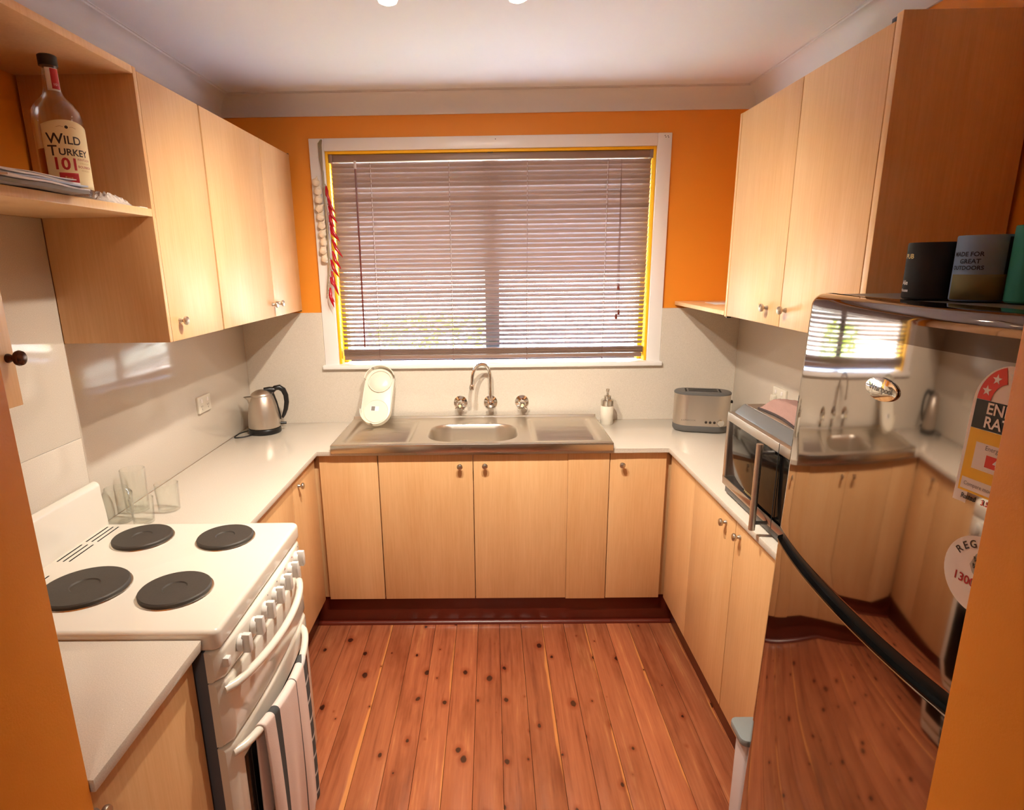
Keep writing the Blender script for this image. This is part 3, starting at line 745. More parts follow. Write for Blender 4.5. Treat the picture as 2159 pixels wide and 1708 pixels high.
G().tube([kc+kd*.054+Vector((0, 0, .196)), kc+kd*.066+Vector((0, 0, .150)), kc+kd*.076+Vector((0, 0, .09)), kc+kd*.078+Vector((0, 0, .06))], .005, 8).build('handle_spine', 'black_plastic', t)
sd = -kd
g = G(); zz = [(.125, .060, .006), (.150, .064, .013), (.172, .070, .021), (.186, .085, .020), (.187, .090, .008)]
g.grid([[tuple(kc+sd*(.045)+ks*w_+Vector((0, 0, z))), tuple(kc+sd*(r_*.9)+ks*w_*.8+Vector((0, 0, z))), tuple(kc+sd*r_+Vector((0, 0, z))), tuple(kc+sd*(r_*.9)-ks*w_*.8+Vector((0, 0, z))), tuple(kc+sd*.045-ks*w_+Vector((0, 0, z)))] for z, r_, w_ in zz])
g.build('spout', 'steel_soft', t, ang=60)
G().tube([kc+kd*.074+Vector((0, .0, .040)), kc+kd*.105+Vector((0, 0, .037))], [.007, .006], 10).build('switch', 'black_plastic', t)
cp = [(.09, -.27, .906), (.062, -.305, .904), (.020, -.318, .904), (.012, -.275, .904), (.018, -.225, .904), (.05, -.19, .906), (.075, -.18, .908)]
def smooth_path(p, n=6):
    p = [Vector(a) for a in p]; q = []
    for i in range(len(p)-1):
        a = p[max(i-1, 0)]; b_ = p[i]; c_ = p[i+1]; d_ = p[min(i+2, len(p)-1)]
        for k_ in range(n):
            s_ = k_/n; q.append(.5*((2*b_)+(c_-a)*s_+(2*a-5*b_+4*c_-d_)*s_*s_+(3*b_-a-3*c_+d_)*s_**3))
    return q+[p[-1]]
G().tube(smooth_path(cp), .0032, 8).build('cord', 'black_plastic', t)

# ------------------------------------------------------------------ power points
def outlet(label, M, plug=False):
    t = thing('power_outlet', label, 'power outlet', M=M)
    G().prism(rrect(-.058, .058, -.036, .036, .004), 0, .010).build('plate', 'white_plastic', t, bevel=.002, local=True)
    for s_ in (-1, 1):
        G().box(.028*s_-.006, .028*s_+.006, .008, .024, .009, .013).build('switch', 'gloss_white', t, bevel=.001, local=True)
        for dx, dy, a in ((-.006, -.008, 28), (.006, -.008, -28), (0, -.020, 0)):
            G().box(-.001, .001, -.0042, .0042, .0097, .0103).xf(Matrix.Translation((.028*s_+dx, dy, 0)) @ Matrix.Rotation(R(a), 4, 'Z')).build('pin_slot', 'ink_dark', t, local=True, smooth=False)
    if plug:
        G().prism(rrect(-.046, -.014, -.030, .002, .008), .0104, .026).build('plug', 'white_plastic', t, bevel=.003, local=True)
Mo = Matrix(((0, 0, 1, 0), (1, 0, 0, -.553), (0, 1, 0, 1.128), (0, 0, 0, 1)))
outlet('white double power point on the left splashback before the kettle', Mo)
Mo = Matrix(((0, 0, -1, Wd), (-1, 0, 0, -.545), (0, 1, 0, 1.128), (0, 0, 0, 1)))
outlet('white power point on the right splashback behind the pink towel', Mo, True)

# ------------------------------------------------------------------ toaster
t = thing('toaster', 'two-slice brushed steel toaster in the right corner', 'toaster', (2.292, -.245, .9), R(-14))
def st_prof(hl, hw, prof, name, mat, par=None):
    g = G(); rows = []
    for d_, z in prof: rows.append([(x, y, z) for x, y in stadium(hl+d_, hw+d_, 16)])
    g.grid(rows, close=True); n_ = len(rows[0])
    g.f.append(tuple(range(n_-1, -1, -1))); g.f.append(tuple((len(rows)-1)*n_+i for i in range(n_)))
    return g.build(name, mat, par or t, local=True)
st_prof(.132, .074, [(-.012, .0), (-.004, .004), (0, .012), (0, .034)], 'base', 'grey_plastic')
st_prof(.131, .073, [(0, .034), (0, .184)], 'body', 'steel_soft')
lid = st_prof(.132, .074, [(0, .184), (0, .190), (-.004, .194), (-.012, .195)], 'lid', 'grey_plastic')
G().prism(rrect(-.085, .085, -.040, .040, .004), .1945, .1962).build('slot_frame', 'grey_plastic', lid, local=True, bevel=.0005)
for yy in (-.019, .019): G().box(-.066, .066, yy-.010, yy+.010, .1955, .1968).build('slot', 'dark_gap', lid, local=True, smooth=False)
for xx in (-.078, .078): G().box(xx-.004, xx+.004, -.036, .036, .1955, .1968).build('slot', 'dark_gap', lid, local=True, smooth=False)
for i in range(3): G().lathe([(.0062, 0), (.0062, .003), (.0045, .004), (.004, .001)], 16, (.018+.019*i, -.073, .055), '-y').build('button', 'ink_dark', t, local=True)
G().lathe([(.016, 0), (.016, .010), (.0135, .013), (1e-5, .013)], 24, (.084, -.0715, .055), '-y').build('dial', 'chrome', t, local=True)
text('KAMBROOK', .011, spacing=1.15).map(lambda x, y, z: (-.062+x, -.0735, .062+y)).build('maker_print', 'ink_grey', t, local=True, smooth=False)
G().box(.130, .140, -.012, .012, .140, .152).build('lever', 'black_plastic', t, local=True, bevel=.002)

# ------------------------------------------------------------------ microwave
t = thing('microwave', 'stainless microwave oven with bar handle on the right bench', 'microwave', (2.28, -1.34, .9))
MX, MY0, MY1, MZ0, MZ1 = 2.086, -1.595, -1.090, .916, 1.224
g = G().prism([(MX+.020, MZ0), (2.46, MZ0), (2.46, MZ1), (MX+.050, MZ1), (MX+.020, MZ1-.028)], 0, 1, 'z')
g.v = [(a, MY0+.004+(MY1-MY0-.008)*c_, b_) for a, b_, c_ in g.v]; g.build('body', 'grey_plastic', t, bevel=.003)
bx('top_plate', MX+.054, 2.455, MY0+.012, MY1-.012, MZ1, MZ1+.0015, 'steel_soft', t, bevel=.0005)
zA, zB = .936, 1.196
g = G(); fw = .028
g.box(MX, MX+.02, MY0, MY1, zA, zA+fw).box(MX, MX+.02, MY0, MY1, zB-fw, zB).box(MX, MX+.02, MY1-.016, MY1, zA+fw, zB-fw).box(MX, MX+.02, MY0, MY0+.016, zA+fw, zB-fw)
dr = g.build('door_frame', 'steel_soft', t, bevel=.0015)
bx('door_glass', MX+.004, MX+.012, MY0+.016, MY1-.016, zA+fw, zB-fw, 'black_gloss', dr, bevel=.001)
bx('seam', MX-.0005, MX+.001, -1.478, -1.475, zA, zB, 'dark_gap', dr, bevel=0)
hy = -1.447
hd = G().tube([(MX-.042, hy, .918), (MX-.042, hy, 1.186)], .0095, 16).build('handle', 'steel_soft', t)
for z in (.940, 1.160): G().tube([(MX-.042, hy, z), (MX+.002, hy, z)], .0055, 12).build('stand_off', 'grey_plastic', hd)
bx('plinth', MX+.010, 2.44, MY0+.01, MY1-.006, .908, MZ0+.02, 'grey_plastic', t)
for fx in (2.12, 2.42):
    for fy_ in (MY0+.04, MY1-.04): G().lathe([(.012, 0), (.014, .009)], 16, (fx, fy_, .9)).build('foot', 'black_plastic', t)
text('Panasonic', .014).map(lambda x, y, z: (MX+.0036, -1.295-x, .975+y)).build('maker_print', 'ink_tan', dr, smooth=False)
# pink towel on top
tw = thing('folded_towel', 'fluffy pink folded towel lying on the microwave', 'towel', (2.32, -1.36, MZ1))
def tz(u, v):
    e = min(u, 1-u, v, 1-v); return .030*ss(e/.10)*(1+.55*math.sin(2.2*u+1)*v+.12*math.sin(9*u+4*v)+.25*ss((v-.1)/.9))
nu, nv = 40, 44
g = G(); rowsT = [[(2.150+.27*i/nu+.012*math.sin(5*j/nv), -1.18-.37*j/nv+.008*math.sin(7*i/nu), MZ1+.006+tz(i/nu, j/nv)+random.random()*.0025) for j in range(nv+1)] for i in range(nu+1)]
g.grid(rowsT); low = [[(p[0], p[1], MZ1+.0045) for p in r_] for r_ in rowsT]
per = [(0, j) for j in range(nv+1)]+[(i, nv) for i in range(1, nu+1)]+[(nu, j) for j in range(nv-1, -1, -1)]+[(i, 0) for i in range(nu-1, 0, -1)]
topr = [rowsT[i][j] for i, j in per]; lowr = [low[i][j] for i, j in per]; g.grid([topr, lowr], close=True); g.add(lowr, [tuple(range(len(lowr)))])
g.build('towel_cloth', 'towel_pink', tw, ang=180)
G().tube([(p[0]-.001, p[1], p[2]+.001) for p in low[0]], .0035, 6).build('hem', 'towel_edge', tw)

# ------------------------------------------------------------------ fridge
FY0, FY1 = -2.404, -1.700
t = thing('fridge', 'two-door mirror-finish stainless fridge beside the opening', 'fridge', (2.25, -2.02, 0))
yc, hw_ = (FY0+FY1)/2, (FY1-FY0)/2
def fx_(y, z=1.0):
    q_ = (y-yc)/hw_                      # -1 near, +1 far
    base = 1.982+.010*q_+.026*(z-1.0)    # the fridge leans back a little
    return base-.034*(1-abs(q_)**2.2)
def fskin(y, z, off=0):
    e_ = 1e-3; tx = (fx_(y+e_, z)-fx_(y-e_, z))/(2*e_); nrm = Vector((-1, tx, .026)).normalized()
    return Vector((fx_(y, z), y, z))+nrm*off
def fdoor(name, z0, z1, mat, par, top=0, bot=0, rd=.028, xb=2.045, ins=0):
    n_ = 56; ysx = []
    g = G(); rows = []
    zz = [z0+(z1-z0)*i/10 for i in range(11)]
    if top: zz = zz[:-1]+[z1-top*(1-math.sin(R(a))) for a in range(0, 91, 10)]
    if bot: zz = [z0+bot*(1-math.sin(R(a))) for a in range(90, -1, -10)]+zz[1:]
    for z in zz:
        ins_z = ins
        if top and z > z1-top: ins_z += top-math.sqrt(max(0, top*top-(z-(z1-top))**2))
        if bot and z < z0+bot: ins_z += bot-math.sqrt(max(0, bot*bot-(z0+bot-z)**2))
        row = [(xb, FY1-.001, z)]
        for i in range(n_+1):
            y = FY1+(FY0-FY1)*i/n_
            dy = min(y-FY0, FY1-y); cr_ = 0
            if dy < rd: cr_ = rd-math.sqrt(max(0, rd*rd-(rd-dy)**2))
            row.append((fx_(y, z)+cr_+ins_z, y, z))
        row.append((xb, FY0+.001, z)); rows.append(row)
    g.grid(rows); nr = len(rows[0])
    g.f.append(tuple(range(nr))); g.f.append(tuple((len(rows)-1)*nr+i for i in range(nr)))
    for i in range(len(rows)-1): g.f.append((i*nr, (i+1)*nr, (i+1)*nr+nr-1, i*nr+nr-1))
    return g.build(name, mat, par, ang=50)
bx('cabinet_shell', 2.055, 2.50, FY0+.004, FY1-.004, .03, 1.612, 'grey_plastic', t, bevel=.006)
ZS = 1.036
frz = fdoor('freezer_door', ZS+.012, 1.562, 'mirror_steel', t, bot=.010)
fdoor('top_cap', 1.562, 1.626, 'cap_mirror', frz, top=.026)
fdoor('handle_groove', ZS-.012, ZS+.012, 'black_plastic', t, ins=.010)
low = fdoor('fridge_door', .085, ZS-.012, 'mirror_steel', t, top=.010)
fdoor('door_lip', ZS-.016, ZS-.0118, 'black_gloss', low, ins=-.003)
bx('top_panel', 2.046, 2.50, FY0+.004, FY1-.004, 1.612, 1.624, 'grey_plastic', t, bevel=.004)
bx('plinth', 2.03, 2.48, FY0+.01, FY1-.01, 0, .082, 'black_plastic', t)
# maker badge: chrome oval
def wrap(off): return lambda a, b_, c_: fskin(a, b_, off+c_)
by_, bz_ = -2.080, 1.477
ov = [(by_+.045*math.cos(R(a)), bz_+.0205*math.sin(R(a))) for a in range(0, 360, 10)]
bd = G().prism(ov, .0005, .004).map(lambda y, z, o: fskin(y, z, o)).build('badge', 'chrome', frz, bevel=.001)
text('Whirlpool', .016).map(lambda x, y, z: fskin(by_-x, bz_+y, .0045)).build('badge_print', 'ink_grey', bd, smooth=False)
# energy rating sticker (built in y,z on the door skin; reads left to right towards -y)
def stick(poly, off, mat, name, par): 
    g = G(); g.prism(poly, off, off+.0002); g.map(lambda y, z, o: fskin(y, z, o)); return g.build(name, mat, par, smooth=False)
ES = 1.16
def S(u, v): return (-2.274-u*ES*.93, 1.350+(v-1.335)*ES)         # u to the right on the sticker from its left edge
ew = .098
outl = [S(0, 1.335), S(ew, 1.335), S(ew, 1.465)]+[S(ew/2+ew/2*math.cos(R(a)), 1.465+ew/2*math.sin(R(a))) for a in range(10, 180, 10)]+[S(0, 1.465)]
es = stick(outl, .0004, 'sticker_white', 'energy_sticker', frz)
stick([S(.005, 1.432), S(ew-.005, 1.432), S(ew-.005, 1.468), S(.005, 1.468)], .0007, 'sticker_black', 'black_band', es)
stick([S(.005, 1.350), S(ew-.005, 1.350), S(ew-.005, 1.4315), S(.005, 1.4315)], .0007, 'sticker_yellow', 'yellow_band', es)
ro, ri = ew/2-.005, .024
stick([S(ew/2+ro*math.cos(R(a)), 1.4685+ro*math.sin(R(a))) for a in range(180, 104, -5)]+[S(ew/2+ri*math.cos(R(a)), 1.4685+ri*math.sin(R(a))) for a in range(105, 181, 5)], .0007, 'sticker_red', 'star_band', es)
for a in (160, 128, 90):
    cx_, cy_ = ew/2+.034*math.cos(R(a)), 1.4685+.034*math.sin(R(a))
    star = [S(cx_+(.0068 if i % 2 == 0 else .0028)*math.sin(R(36*i)), cy_+(.0068 if i % 2 == 0 else .0028)*math.cos(R(36*i))) for i in range(10)]
    stick(star, .0010, 'sticker_white' if a > 100 else 'paper', 'star', es)
def stext(body, size, u, v, mat, bold=0, off=.0011, align='LEFT'):
    text(body, size, align, bold).map(lambda x, y, z: fskin(*S(u+x, v+y), off)).build('sticker_print', mat, es, smooth=False)
stext('ENERGY', .0195, .022, 1.4585, 'sticker_white', .0004); stext('RATING', .0195, .022, 1.4415, 'sticker_white', .0004)
stick([S(.018, 1.382), S(ew-.018, 1.382), S(ew-.018, 1.416), S(.018, 1.416)], .0009, 'sticker_white', 'white_box', es)
stext('Energy', .008, .032, 1.411, 'ink_grey')
stick([S(.036, 1.388), S(ew-.03, 1.388), S(ew-.03, 1.403), S(.036, 1.403)], .0011, 'sticker_red', 'red_box', es)
stext('4', .013, .047, 1.3955, 'sticker_white', .0004, .0014)
stick([S(.008, 1.353), S(ew-.008, 1.353), S(ew-.008, 1.368), S(.008, 1.368)], .0009, 'sticker_white', 'white_box', es)
stext('Compare models at', .007, .012, 1.3605, 'ink_grey'); stext('Rated', .009, .012, 1.3435, 'ink_dark', .0002); stext('3.5', .009, .042, 1.3435, 'sticker_red', .0002); stext('st', .009, .060, 1.3435, 'ink_dark', .0002)
# round register sticker
ry, rz_, rr_ = -2.341, 1.255, .058; RS = 1.16
rs = stick([(ry+rr_*math.cos(R(a)), rz_+rr_*math.sin(R(a))) for a in range(0, 360, 8)], .0004, 'sticker_white', 'round_sticker', frz)
for i, chh in enumerate('REGISTER'):
    a = R(90+56-16*i); g = text(chh, .0135, bold=.0002)
    def mpr(x, y, z, a=a):
        xx = RS*(.039*math.cos(a)+x*math.sin(a)+y*math.cos(a)); yy = RS*(.039*math.sin(a)-x*math.cos(a)+y*math.sin(a))
        return fskin(ry-xx, rz_+yy, .0008)
    g.map(mpr).build('sticker_print', 'ink_dark', rs, smooth=False)
for body, size, u, v, mat in (('WHIRLPOOL', .008, -.012, .018, 'ink_grey'), ('WARRANTY', .008, -.012, .009, 'ink_grey'), ('NOW', .010, -.003, -.002, 'ink_dark'), ('1300', .0155, -.034, -.013, 'ink_red')):
    text(body, size, 'LEFT', .0003).map(lambda x, y, z: fskin(ry-(u+x)*RS, rz_+(v+y)*RS, .0008)).build('sticker_print', mat, rs, smooth=False)

# stubby holders on the fridge
def stubby(label, x, y, h, mat, prints, facing, band=None):
    t = thing('stubby_holder', label, 'cup', (x, y, 1.6262), group='foam drink holders on the fridge'); c = (x, y, 1.6262)
    G().lathe([(.038, 0), (.0405, .003), (.0405, h-.002), (.0395, h), (.033, h), (.033, .01), (1e-5, .01)], 36, c).build('sleeve', mat, t)
    if band:
        g = G(); rows = []
        for z in (.003, band[1]): rows.append([(x+.0408*math.cos(R(facing+a)), y+.0408*math.sin(R(facing+a)), 1.6262+z) for a in range(-75, 76, 5)])
        g.grid(rows); g.build('lower_band', band[0], t, solid=.0003)
        g = G(); rows = []
        for z in (.003, h-.004): rows.append([(x+.0407*math.cos(R(facing+a)), y+.0407*math.sin(R(facing+a)), 1.6262+z) for a in range(45, 130, 5)])
        g.grid(rows); g.build('side_band', 'foam_navy', t, solid=.0003)
    for body, size, da, dz, m_ in prints:
        def mp_(a, b_, c_):
            th = R(facing)+R(da)+a/.0411; return (x+.0411*math.cos(th), y+.0411*math.sin(th), 1.6262+dz+b_)
        text(body, size, bold=.0002).map(mp_).build('print', m_, t, smooth=False)
stubby('black foam drink holder with PUB lettering on the fridge', 2.098, -1.955, .103, 'foam_black', [('PUB', .012, -28, .078, 'ink_tan'), ('Ale', .012, -32, .030, 'paper'), ('House', .008, -32, .016, 'paper')], 205)
stubby('blue and olive foam drink holder on the fridge', 2.134, -2.030, .112, 'foam_blue', [('MADE FOR', .0105, -40, .080, 'foam_navy'), ('GREAT', .0105, -32, .068, 'foam_navy'), ('OUTDOORS', .0095, -38, .057, 'foam_navy')], 238, ('foam_olive', .046))
stubby('teal green foam drink holder nearest the camera on the fridge', 2.172, -2.105, .125, 'foam_teal', [('J', .014, -14, .088, 'paper'), ('inn', .012, -8, .040, 'ink_tan')], 240)

# ------------------------------------------------------------------ grey bin between cabinet and fridge
t = thing('plastic_bin', 'grey plastic bin wedged between right cabinet and fridge', 'bin', (2.01, -1.64, 0))
pf = rrect(1.980, 2.062, -1.694, -1.612, .016)
g = G(); rows = [[(a, b_, z) for a, b_ in pf] for z in (0, .01, .365)]; g.grid(rows, close=True)
n_ = len(pf); g.f.append(tuple(range(n_-1, -1, -1))); g.f.append(tuple(2*n_+i for i in range(n_))); g.build('bucket', 'pale_plastic', t, bevel=.002)
g = G().prism(rrect(1.964, 2.068, -1.698, -1.600, .020), .366, .388); g.build('lid', 'bin_grey', t, bevel=.004)

# ------------------------------------------------------------------ stove
SY_0, SY_1 = -1.955, -1.356
t = thing('electric_stove', 'white upright electric stove with four solid hotplates', 'stove', (.33, -1.655, 0))
bx('body', .006, .615, SY_0+.004, SY_1-.004, .04, .862, 'stove_side', t)
g = G().prism(rrect(.004, .652, SY_0, SY_1, .022), .866, .918); g.build('hob', 'enamel', t, bevel=.011, seg=4)
# rear upstand with rounded top
pr = [(.004, .918), (.046, .918), (.044, .955), (.038, 1.02)]+[(.022+.016*math.cos(R(a)), 1.045+.016*math.sin(R(a))) for a in range(0, 181, 20)]+[(.004, 1.03)]
g = G().prism(pr, SY_0+.004, SY_1-.004, 'z'); g.v = [(a, c_, b_) for a, b_, c_ in g.v]; g.build('rear_upstand', 'enamel', t, ang=40)
for k_, (ya_, yb_) in enumerate(((-1.49, -1.385), (-1.615, -1.51), (-1.80, -1.695))):
    for j in range(3): bx('vent_slot', .056+j*.017, .060+j*.017, ya_, yb_, .9175, .9186, 'dark_gap', t, bevel=0)
for hx, hy_, hr in ((.219, -1.474, .083), (.470, -1.478, .080), (.236, -1.766, .103), (.472, -1.780, .086)):
    h = G().lathe([(hr+.004, 0), (hr+.003, .003), (hr-.001, .004)], 48, (hx, hy_, .918)).build('hotplate_rim', 'steel', t)
    G().lathe([(hr-.001, .001), (hr-.001, .010), (hr-.004, .013), (hr*.34, .013), (hr*.31, .010), (1e-5, .010)], 48, (hx, hy_, .918)).build('hotplate', 'iron', h)
def bulged(name, z0, z1, xb, xf, bul, mat, par, rnd=.012, y0=SY_0, y1=SY_1, re=.014, ref=None):
    n_ = 30; ra, rb = ref or (y0, y1); g = G(); rows = []
    prof = [(0, z0)]+[(rnd*math.sin(R(a)), z0+rnd*(1-math.cos(R(a)))) for a in (0, 30, 60, 90)]+[(rnd*math.sin(R(a)), z1-rnd*(1-math.cos(R(a)))) for a in (90, 60, 30, 0)]
    for i in range(n_+1):
        y = y0+(y1-y0)*i/n_; q_ = 2*(y-ra)/(rb-ra)-1; x_ = xf+bul*(1-q_*q_)-rnd
        dy = min(y-y0, y1-y); 
        if dy < re: x_ -= re-math.sqrt(max(0, re*re-(re-dy)**2))
        rows.append([(xb, y, z0)]+[(x_+o, y, z) for o, z in prof[1:]]+[(xb, y, z1)])
    g.grid(rows, close=True); nr = len(rows[0])
    g.f.append(tuple(range(nr))); g.f.append(tuple(n_*nr+i for i in range(nr)))
    return g.build(name, mat, par, ang=45)
def bx_front(y, xf, bul, y0=SY_0, y1=SY_1):
    q_ = 2*(y-y0)/(y1-y0)-1; return xf+bul*(1-q_*q_)
cp_ = bulged('control_panel', .786, .864, .616, .648, .016, 'enamel', t)
for i in range(7):
    y = -1.428-.0722*i; x_ = bx_front(y, .648, .016)
    kb = G().lathe([(.021, 0), (.021, .006), (.018, .010), (.017, .012)], 24, (x_, y, .828), 'x').build('control_knob', 'enamel_knob', cp_)
    G().prism([(y-.008, .804), (y+.008, .804), (y+.0105, .830), (y+.007, .852), (y-.007, .852), (y-.0105, .830)], x_+.008, x_+.028, 'x').build('grip', 'enamel_knob', kb, bevel=.002)
    G().lathe([(.0022, 0), (.0022, .0008)], 8, (x_-.0002, y+.030, .852), 'x').build('dial_mark', 'ink_red' if i in (1, 2) else 'ink_grey', cp_)
y = -1.930; bx('timer_switch', .646, .662, y-.008, y+.008, .815, .838, 'enamel_knob', cp_, bevel=.002)
gd = bulged('grill_door', .612, .782, .616, .648, .016, 'enamel', t)
bx('door_gap', .60, .617, SY_0+.006, SY_1-.006, .60, .79, 'dark_gap', t, bevel=0)
od = bulged('oven_door', .10, .606, .616, .648, .016, 'enamel', t)
gl = bulged('oven_glass', .16, .540, .616, .6505, .016, 'black_gloss', od, rnd=.002, y0=-1.905, y1=-1.405, re=.002, ref=(SY_0, SY_1))
bulged('storage_drawer', .02, .096, .616, .640, .012, 'enamel', t)
def handle(par, z, ya_, yb_, reach):
    pts_ = []
    for i in range(25):
        q_ = i/24; y = ya_+(yb_-ya_)*q_; s_ = math.sin(math.pi*q_)
        pts_.append((bx_front(y, .642, .016)+reach*s_**.55, y, z+.004*s_))
    return G().tube(pts_, .0105, 14).build('handle', 'enamel', par)
handle(gd, .756, -1.938, -1.420, .046); handle(od, .582, -1.938, -1.420, .048)

# ------------------------------------------------------------------ tea towel over the oven handle
tt = thing('tea_towel', 'pink-white striped tea towel hanging on the oven door handle', 'tea towel', (.715, -1.72, .12))
def hx_at(y):
    q_ = (y+1.938)/(.518); s_ = math.sin(math.pi*max(0, min(1, q_))); return bx_front(y, .642, .016)+.048*s_**.55
ty0, ty1 = -1.865, -1.585; nc = 44
prof = []
for i in range(26): prof.append(('b', i/25))
for i in range(1, 13): prof.append(('a', i/12))
for i in range(1, 41): prof.append(('f', i/40))
rows = []; uvs = []
for j in range(nc+1):
    u = j/nc; y = ty0+(ty1-ty0)*u; hxx = hx_at(y); row = []
    fold = .006*math.sin(u*9+.5)+.004*math.sin(u*21)
    for kind, s_ in prof:
        if kind == 'b':
            z = .30+(.585-.30)*s_; x_ = hxx-.0125+(1-s_)*(-.006+fold*.6); vv = .1+.3*s_
        elif kind == 'a':
            a = math.pi*(1-s_); x_ = hxx+.0130*math.cos(a); z = .5855+.0130*math.sin(a); vv = .4+.03*s_
        else:
            z = .5855-.47*s_-.02*u*s_; x_ = hxx+.0130+s_*(.006+fold*1.2)-.012*s_*s_; vv = .43+.57*s_
        yy = y+.020*(1-u)*(1 if kind == 'f' else 0)*s_*.6+.012*s_*u*(1 if kind == 'f' else 0)
        row.append((x_, yy, z)); uvs.append((u, vv))
    rows.append(row)
me = bpy.data.meshes.new('towel_cloth'); Mi = WM[tt.name].inverted()
vs = [tuple(Mi @ Vector(p)) for r_ in rows for p in r_]; nr = len(rows[0]); fs = [(i*nr+j, (i+1)*nr+j, (i+1)*nr+j+1, i*nr+j+1) for i in range(nc) for j in range(nr-1)]
me.from_pydata(vs, [], fs); ul = me.uv_layers.new(name='UVMap')
for p in me.polygons:
    p.use_smooth = True
    for li in p.loop_indices: ul.data[li].uv = uvs[me.loops[li].vertex_index]
me.materials.append(MATS['tea_towel']); o = bpy.data.objects.new('towel_cloth', me); COL.objects.link(o); o.parent = tt
md = o.modifiers.new('thick', 'SOLIDIFY'); md.thickness = .003; md.offset = 1

# ------------------------------------------------------------------ glasses by the stove
def tumbler(label, x, y, r0, r1, h, handle_=None):
    t = thing('drinking_glass', label, 'glass', (x, y, .9), group='clear glasses beside the stove'); c = (x, y, .9005)
    th = .0022
    G().lathe([(r0*.85, 0), (r0, .003), (r0+(r1-r0)*.3, h*.3), (r1, h-.001), (r1-th*.5, h), (r1-th, h-.001), (r0+(r1-r0)*.3-th, h*.3), (r0-th, .010), (r0*.6, .008), (1e-5, .008)], 40, c).build('glass_body', 'glass', t)
    if handle_:
        a = R(handle_); d_ = Vector((math.cos(a), math.sin(a), 0)); b_ = Vector(c)
        G().tube(smooth_path([b_+d_*(r1-.004)+Vector((0, 0, h*.86)), b_+d_*(r1+.022)+Vector((0, 0, h*.84)), b_+d_*(r1+.028)+Vector((0, 0, h*.5)), b_+d_*(r0+.018)+Vector((0, 0, h*.22)), b_+d_*(r0-.003)+Vector((0, 0, h*.16))]), .0055, 10).build('handle', 'glass', t)
    return t
tumbler('tall straight clear glass standing at the back by the wall', .052, -1.208, .036, .039, .150)
t = thing('glass_jar', 'rounded clear glass jar nearest the wall among the glasses', 'jar', (.048, -1.302, .9)); c = (.048, -1.302, .9005)
G().lathe([(.030, 0), (.037, .004), (.041, .030), (.046, .075), (.045, .098), (.036, .110), (.034, .118), (.032, .118), (.034, .109), (.043, .097), (.044, .075), (.039, .030), (.035, .008), (1e-5, .007)], 40, c).build('glass_body', 'glass', t)
tumbler('short clear tumbler at the front beside the hob', .131, -1.312, .031, .036, .085)
tumbler('clear tumbler standing furthest from the wall among the glasses', .160, -1.208, .034, .038, .098)

# ------------------------------------------------------------------ bottle on the open shelf
bxp, byp, bz0 = .258, -1.598, 1.8665
t = thing('whisky_bottle', 'clear whisky bottle with cream label on the open shelf', 'bottle', (bxp, byp, bz0)); c = (bxp, byp, bz0)
body = [(.040, .001), (.050, .004), (.0515, .012), (.0515, .176), (.049, .193), (.040, .209), (.028, .221), (.021, .230), (.0178, .244), (.0165, .268), (.0155, .288), (.0175, .290), (.0175, .298), (.0135, .299)]
inner = [(r_-.0025, z+.0025 if z < .02 else z) for r_, z in body[1:-1]][::-1]
G().lathe([(1e-5, .001)]+body+[(.0125, .298)]+inner+[(1e-5, .008)], 48, c).build('glass_body', 'glass', t)
G().lathe([(1e-5, .009), (.0470, .010), (.0482, .016), (.0482, .108), (1e-5, .108)], 40, c).build('whisky', 'whisky', t)
G().lathe([(.0195, .290), (.0195, .311), (.0175, .313), (1e-5, .313)], 32, c).build('cap', 'black_plastic', t)
fa = math.degrees(math.atan2(CAM.y-byp, CAM.x-bxp))+16
def cyl(rad): return lambda a, z, o: (bxp+(rad+o)*math.cos(R(fa)+a/rad), byp+(rad+o)*math.sin(R(fa)+a/rad), bz0+z)
def wraprect(a0, a1, z0, z1, rad, off, mat, name, par, top=None):
    g = G(); n_ = 24; rows = []
    for j in range(9):
        rows.append([(a0+(a1-a0)*i/n_, z0+(z1-z0+(top(i/n_) if top and j > 0 else 0))*j/8, off) for i in range(n_+1)])
    g.grid(rows); g.map(cyl(rad)); return g.build(name, mat, par, solid=.0003, ang=80)
lb = wraprect(-.052, .060, .022, .158, .0515, .0005, 'label_cream', 'label', t, top=lambda u: .020*math.sin(math.pi*u)*.6)
def bt(body_, size, a, z, mat, bold=0, align='CENTER', rad=.0515):
    text(body_, size, align, bold).map(lambda x, y, zz: cyl(rad)(a+x, z+y, .0010)).build('label_print', mat, lb, smooth=False)
bt('W', .032, -.026, .127, 'ink_dark', .0004); bt('ILD', .025, .009, .1255, 'ink_dark', .0004)
bt('T', .032, -.034, .101, 'ink_dark', .0004); bt('URKEY', .0205, .009, .0995, 'ink_dark', .0004)
bt('101', .036, -.012, .073, 'ink_red', .0009)
bt('KENTUCKY', .0065, .030, .086, 'ink_red'); bt('STRAIGHT', .0055, .030, .078, 'ink_tan'); bt('BOURBON', .0075, .030, .070, 'ink_red'); bt('WHISKEY', .0055, .030, .062, 'ink_tan')
wraprect(-.028, .010, .023, .055, .0515, .0008, 'ink_red', 'red_panel', lb)
bt('Rare\nBreed'[:4], .008, -.010, .044, 'ink_tan')
ov = [(.0035*math.cos(R(a)), .154+.0035*math.sin(R(a))) for a in range(0, 360, 30)]
G().prism(ov, .0008, .0012).map(lambda a, z, o: cyl(.0515)(a, z, o)).build('crest', 'ink_dark', lb)
g = G()
for s_ in (-1, 1): g.tube([(.006*s_, .154, .001), (.012*s_, .1555, .001), (.020*s_, .153, .001)], .0005, 4)
g.map(lambda a, z, o: cyl(.0515)(a, z, o)).build('flourish', 'ink_tan', lb)
nk_ = wraprect(-.014, .014, .236, .284, .0178, .0004, 'paper', 'neck_label', t)
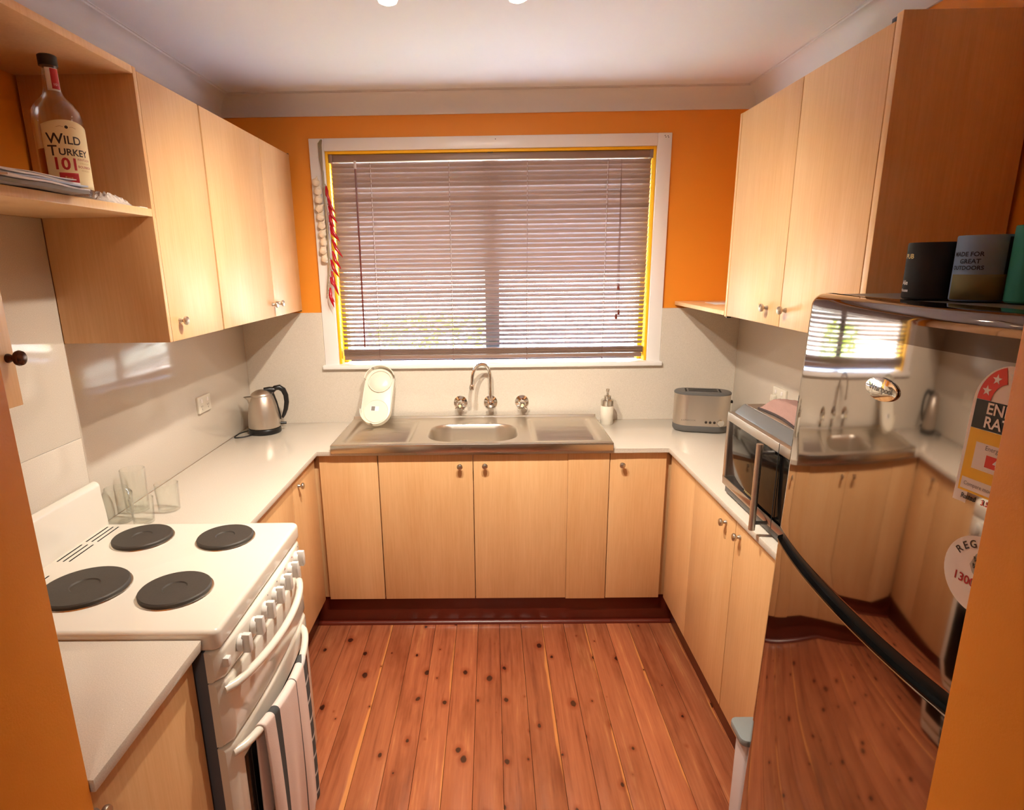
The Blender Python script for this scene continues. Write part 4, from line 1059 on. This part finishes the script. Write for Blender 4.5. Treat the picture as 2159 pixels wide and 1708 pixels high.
wraprect(-.004, .0125, .240, .283, .0178, .0008, 'ink_red', 'neck_panel', nk_)
text('101', .008).map(lambda x, y, zz: cyl(.0178)(.0042+x, .249+y, .0014)).build('neck_print', 'paper', nk_, smooth=False)
# papers pile on the shelf edge
def sheet(label, x0, x1, y0, y1, z, mat, rz, th=.0012, curl=.0):
    cx_, cy_ = (x0+x1)/2, (y0+y1)/2; g = G(); n_ = 10; rows = []
    for s_ in (0, th):
        pass
    top_ = [[(x0+(x1-x0)*i/n_, y0+(y1-y0)*j/n_, z+th+curl*(j/n_)**2*.5+.001*math.sin(3*i/n_+j)) for j in range(n_+1)] for i in range(n_+1)]
    bot_ = [[(a, b_, c_-th) for a, b_, c_ in r_] for r_ in top_]
    g.grid(top_); g.grid([r_[::-1] for r_ in bot_])
    per_ = [(0, j) for j in range(n_+1)]+[(i, n_) for i in range(1, n_+1)]+[(n_, j) for j in range(n_-1, -1, -1)]+[(i, 0) for i in range(n_-1, 0, -1)]
    g.grid([[top_[i][j] for i, j in per_], [bot_[i][j] for i, j in per_]], close=True)
    g.xf(Matrix.Translation((cx_, cy_, 0)) @ Matrix.Rotation(rz, 4, 'Z') @ Matrix.Translation((-cx_, -cy_, 0)))
    return g.build('paper_sheet', mat, None, label=label, cat='paper', group='papers on the open shelf')
sheet('grey folder at the bottom of the paper pile on the shelf', .14, .352, -1.935, -1.675, 1.8685, 'paper_grey', R(-3), .008)
sheet('white envelope on the grey folder of the shelf paper pile', .15, .350, -1.93, -1.655, 1.8785, 'paper', R(4), .004)
sheet('pale blue envelope in the middle of the shelf paper pile', .14, .345, -1.93, -1.665, 1.8845, 'paper_blue', R(-2), .0035)
sheet('folded white letter near the top of the shelf paper pile', .13, .340, -1.935, -1.675, 1.8900, 'paper', R(3), .004)
sheet('topmost white sheet of the paper pile on the shelf', .14, .335, -1.935, -1.69, 1.8962, 'paper', R(-4), .002)
# crumpled plastic bag
t = thing('plastic_bag', 'crumpled clear plastic bag beside the bottle on the shelf', 'bag', (.25, -1.46, 1.866))
g = G(); n_, m2_ = 26, 18; rows = []
rs_ = random.Random(3); nz = [[rs_.random() for _ in range(m2_+1)] for _ in range(n_+1)]
for i in range(n_+1):
    u = i/n_; row = []
    for j in range(m2_+1):
        v = j/m2_; e_ = ss(min(u, 1-u)/.25)*ss(min(v, 1-v)/.3)
        row.append((.215+.09*v, -1.535+.155*u, 1.8675+(.030-.016*u)*e_*(.55+.8*nz[i][j])))
    rows.append(row)
g.grid(rows); g.build('film', 'plastic_bag', t, ang=25, solid=.0006)
bx('loose_card', .255, .312, -1.395, -1.356, 1.8665, 1.8690, 'paper', None, label='small white card at the shelf end by the cabinet', cat='card')
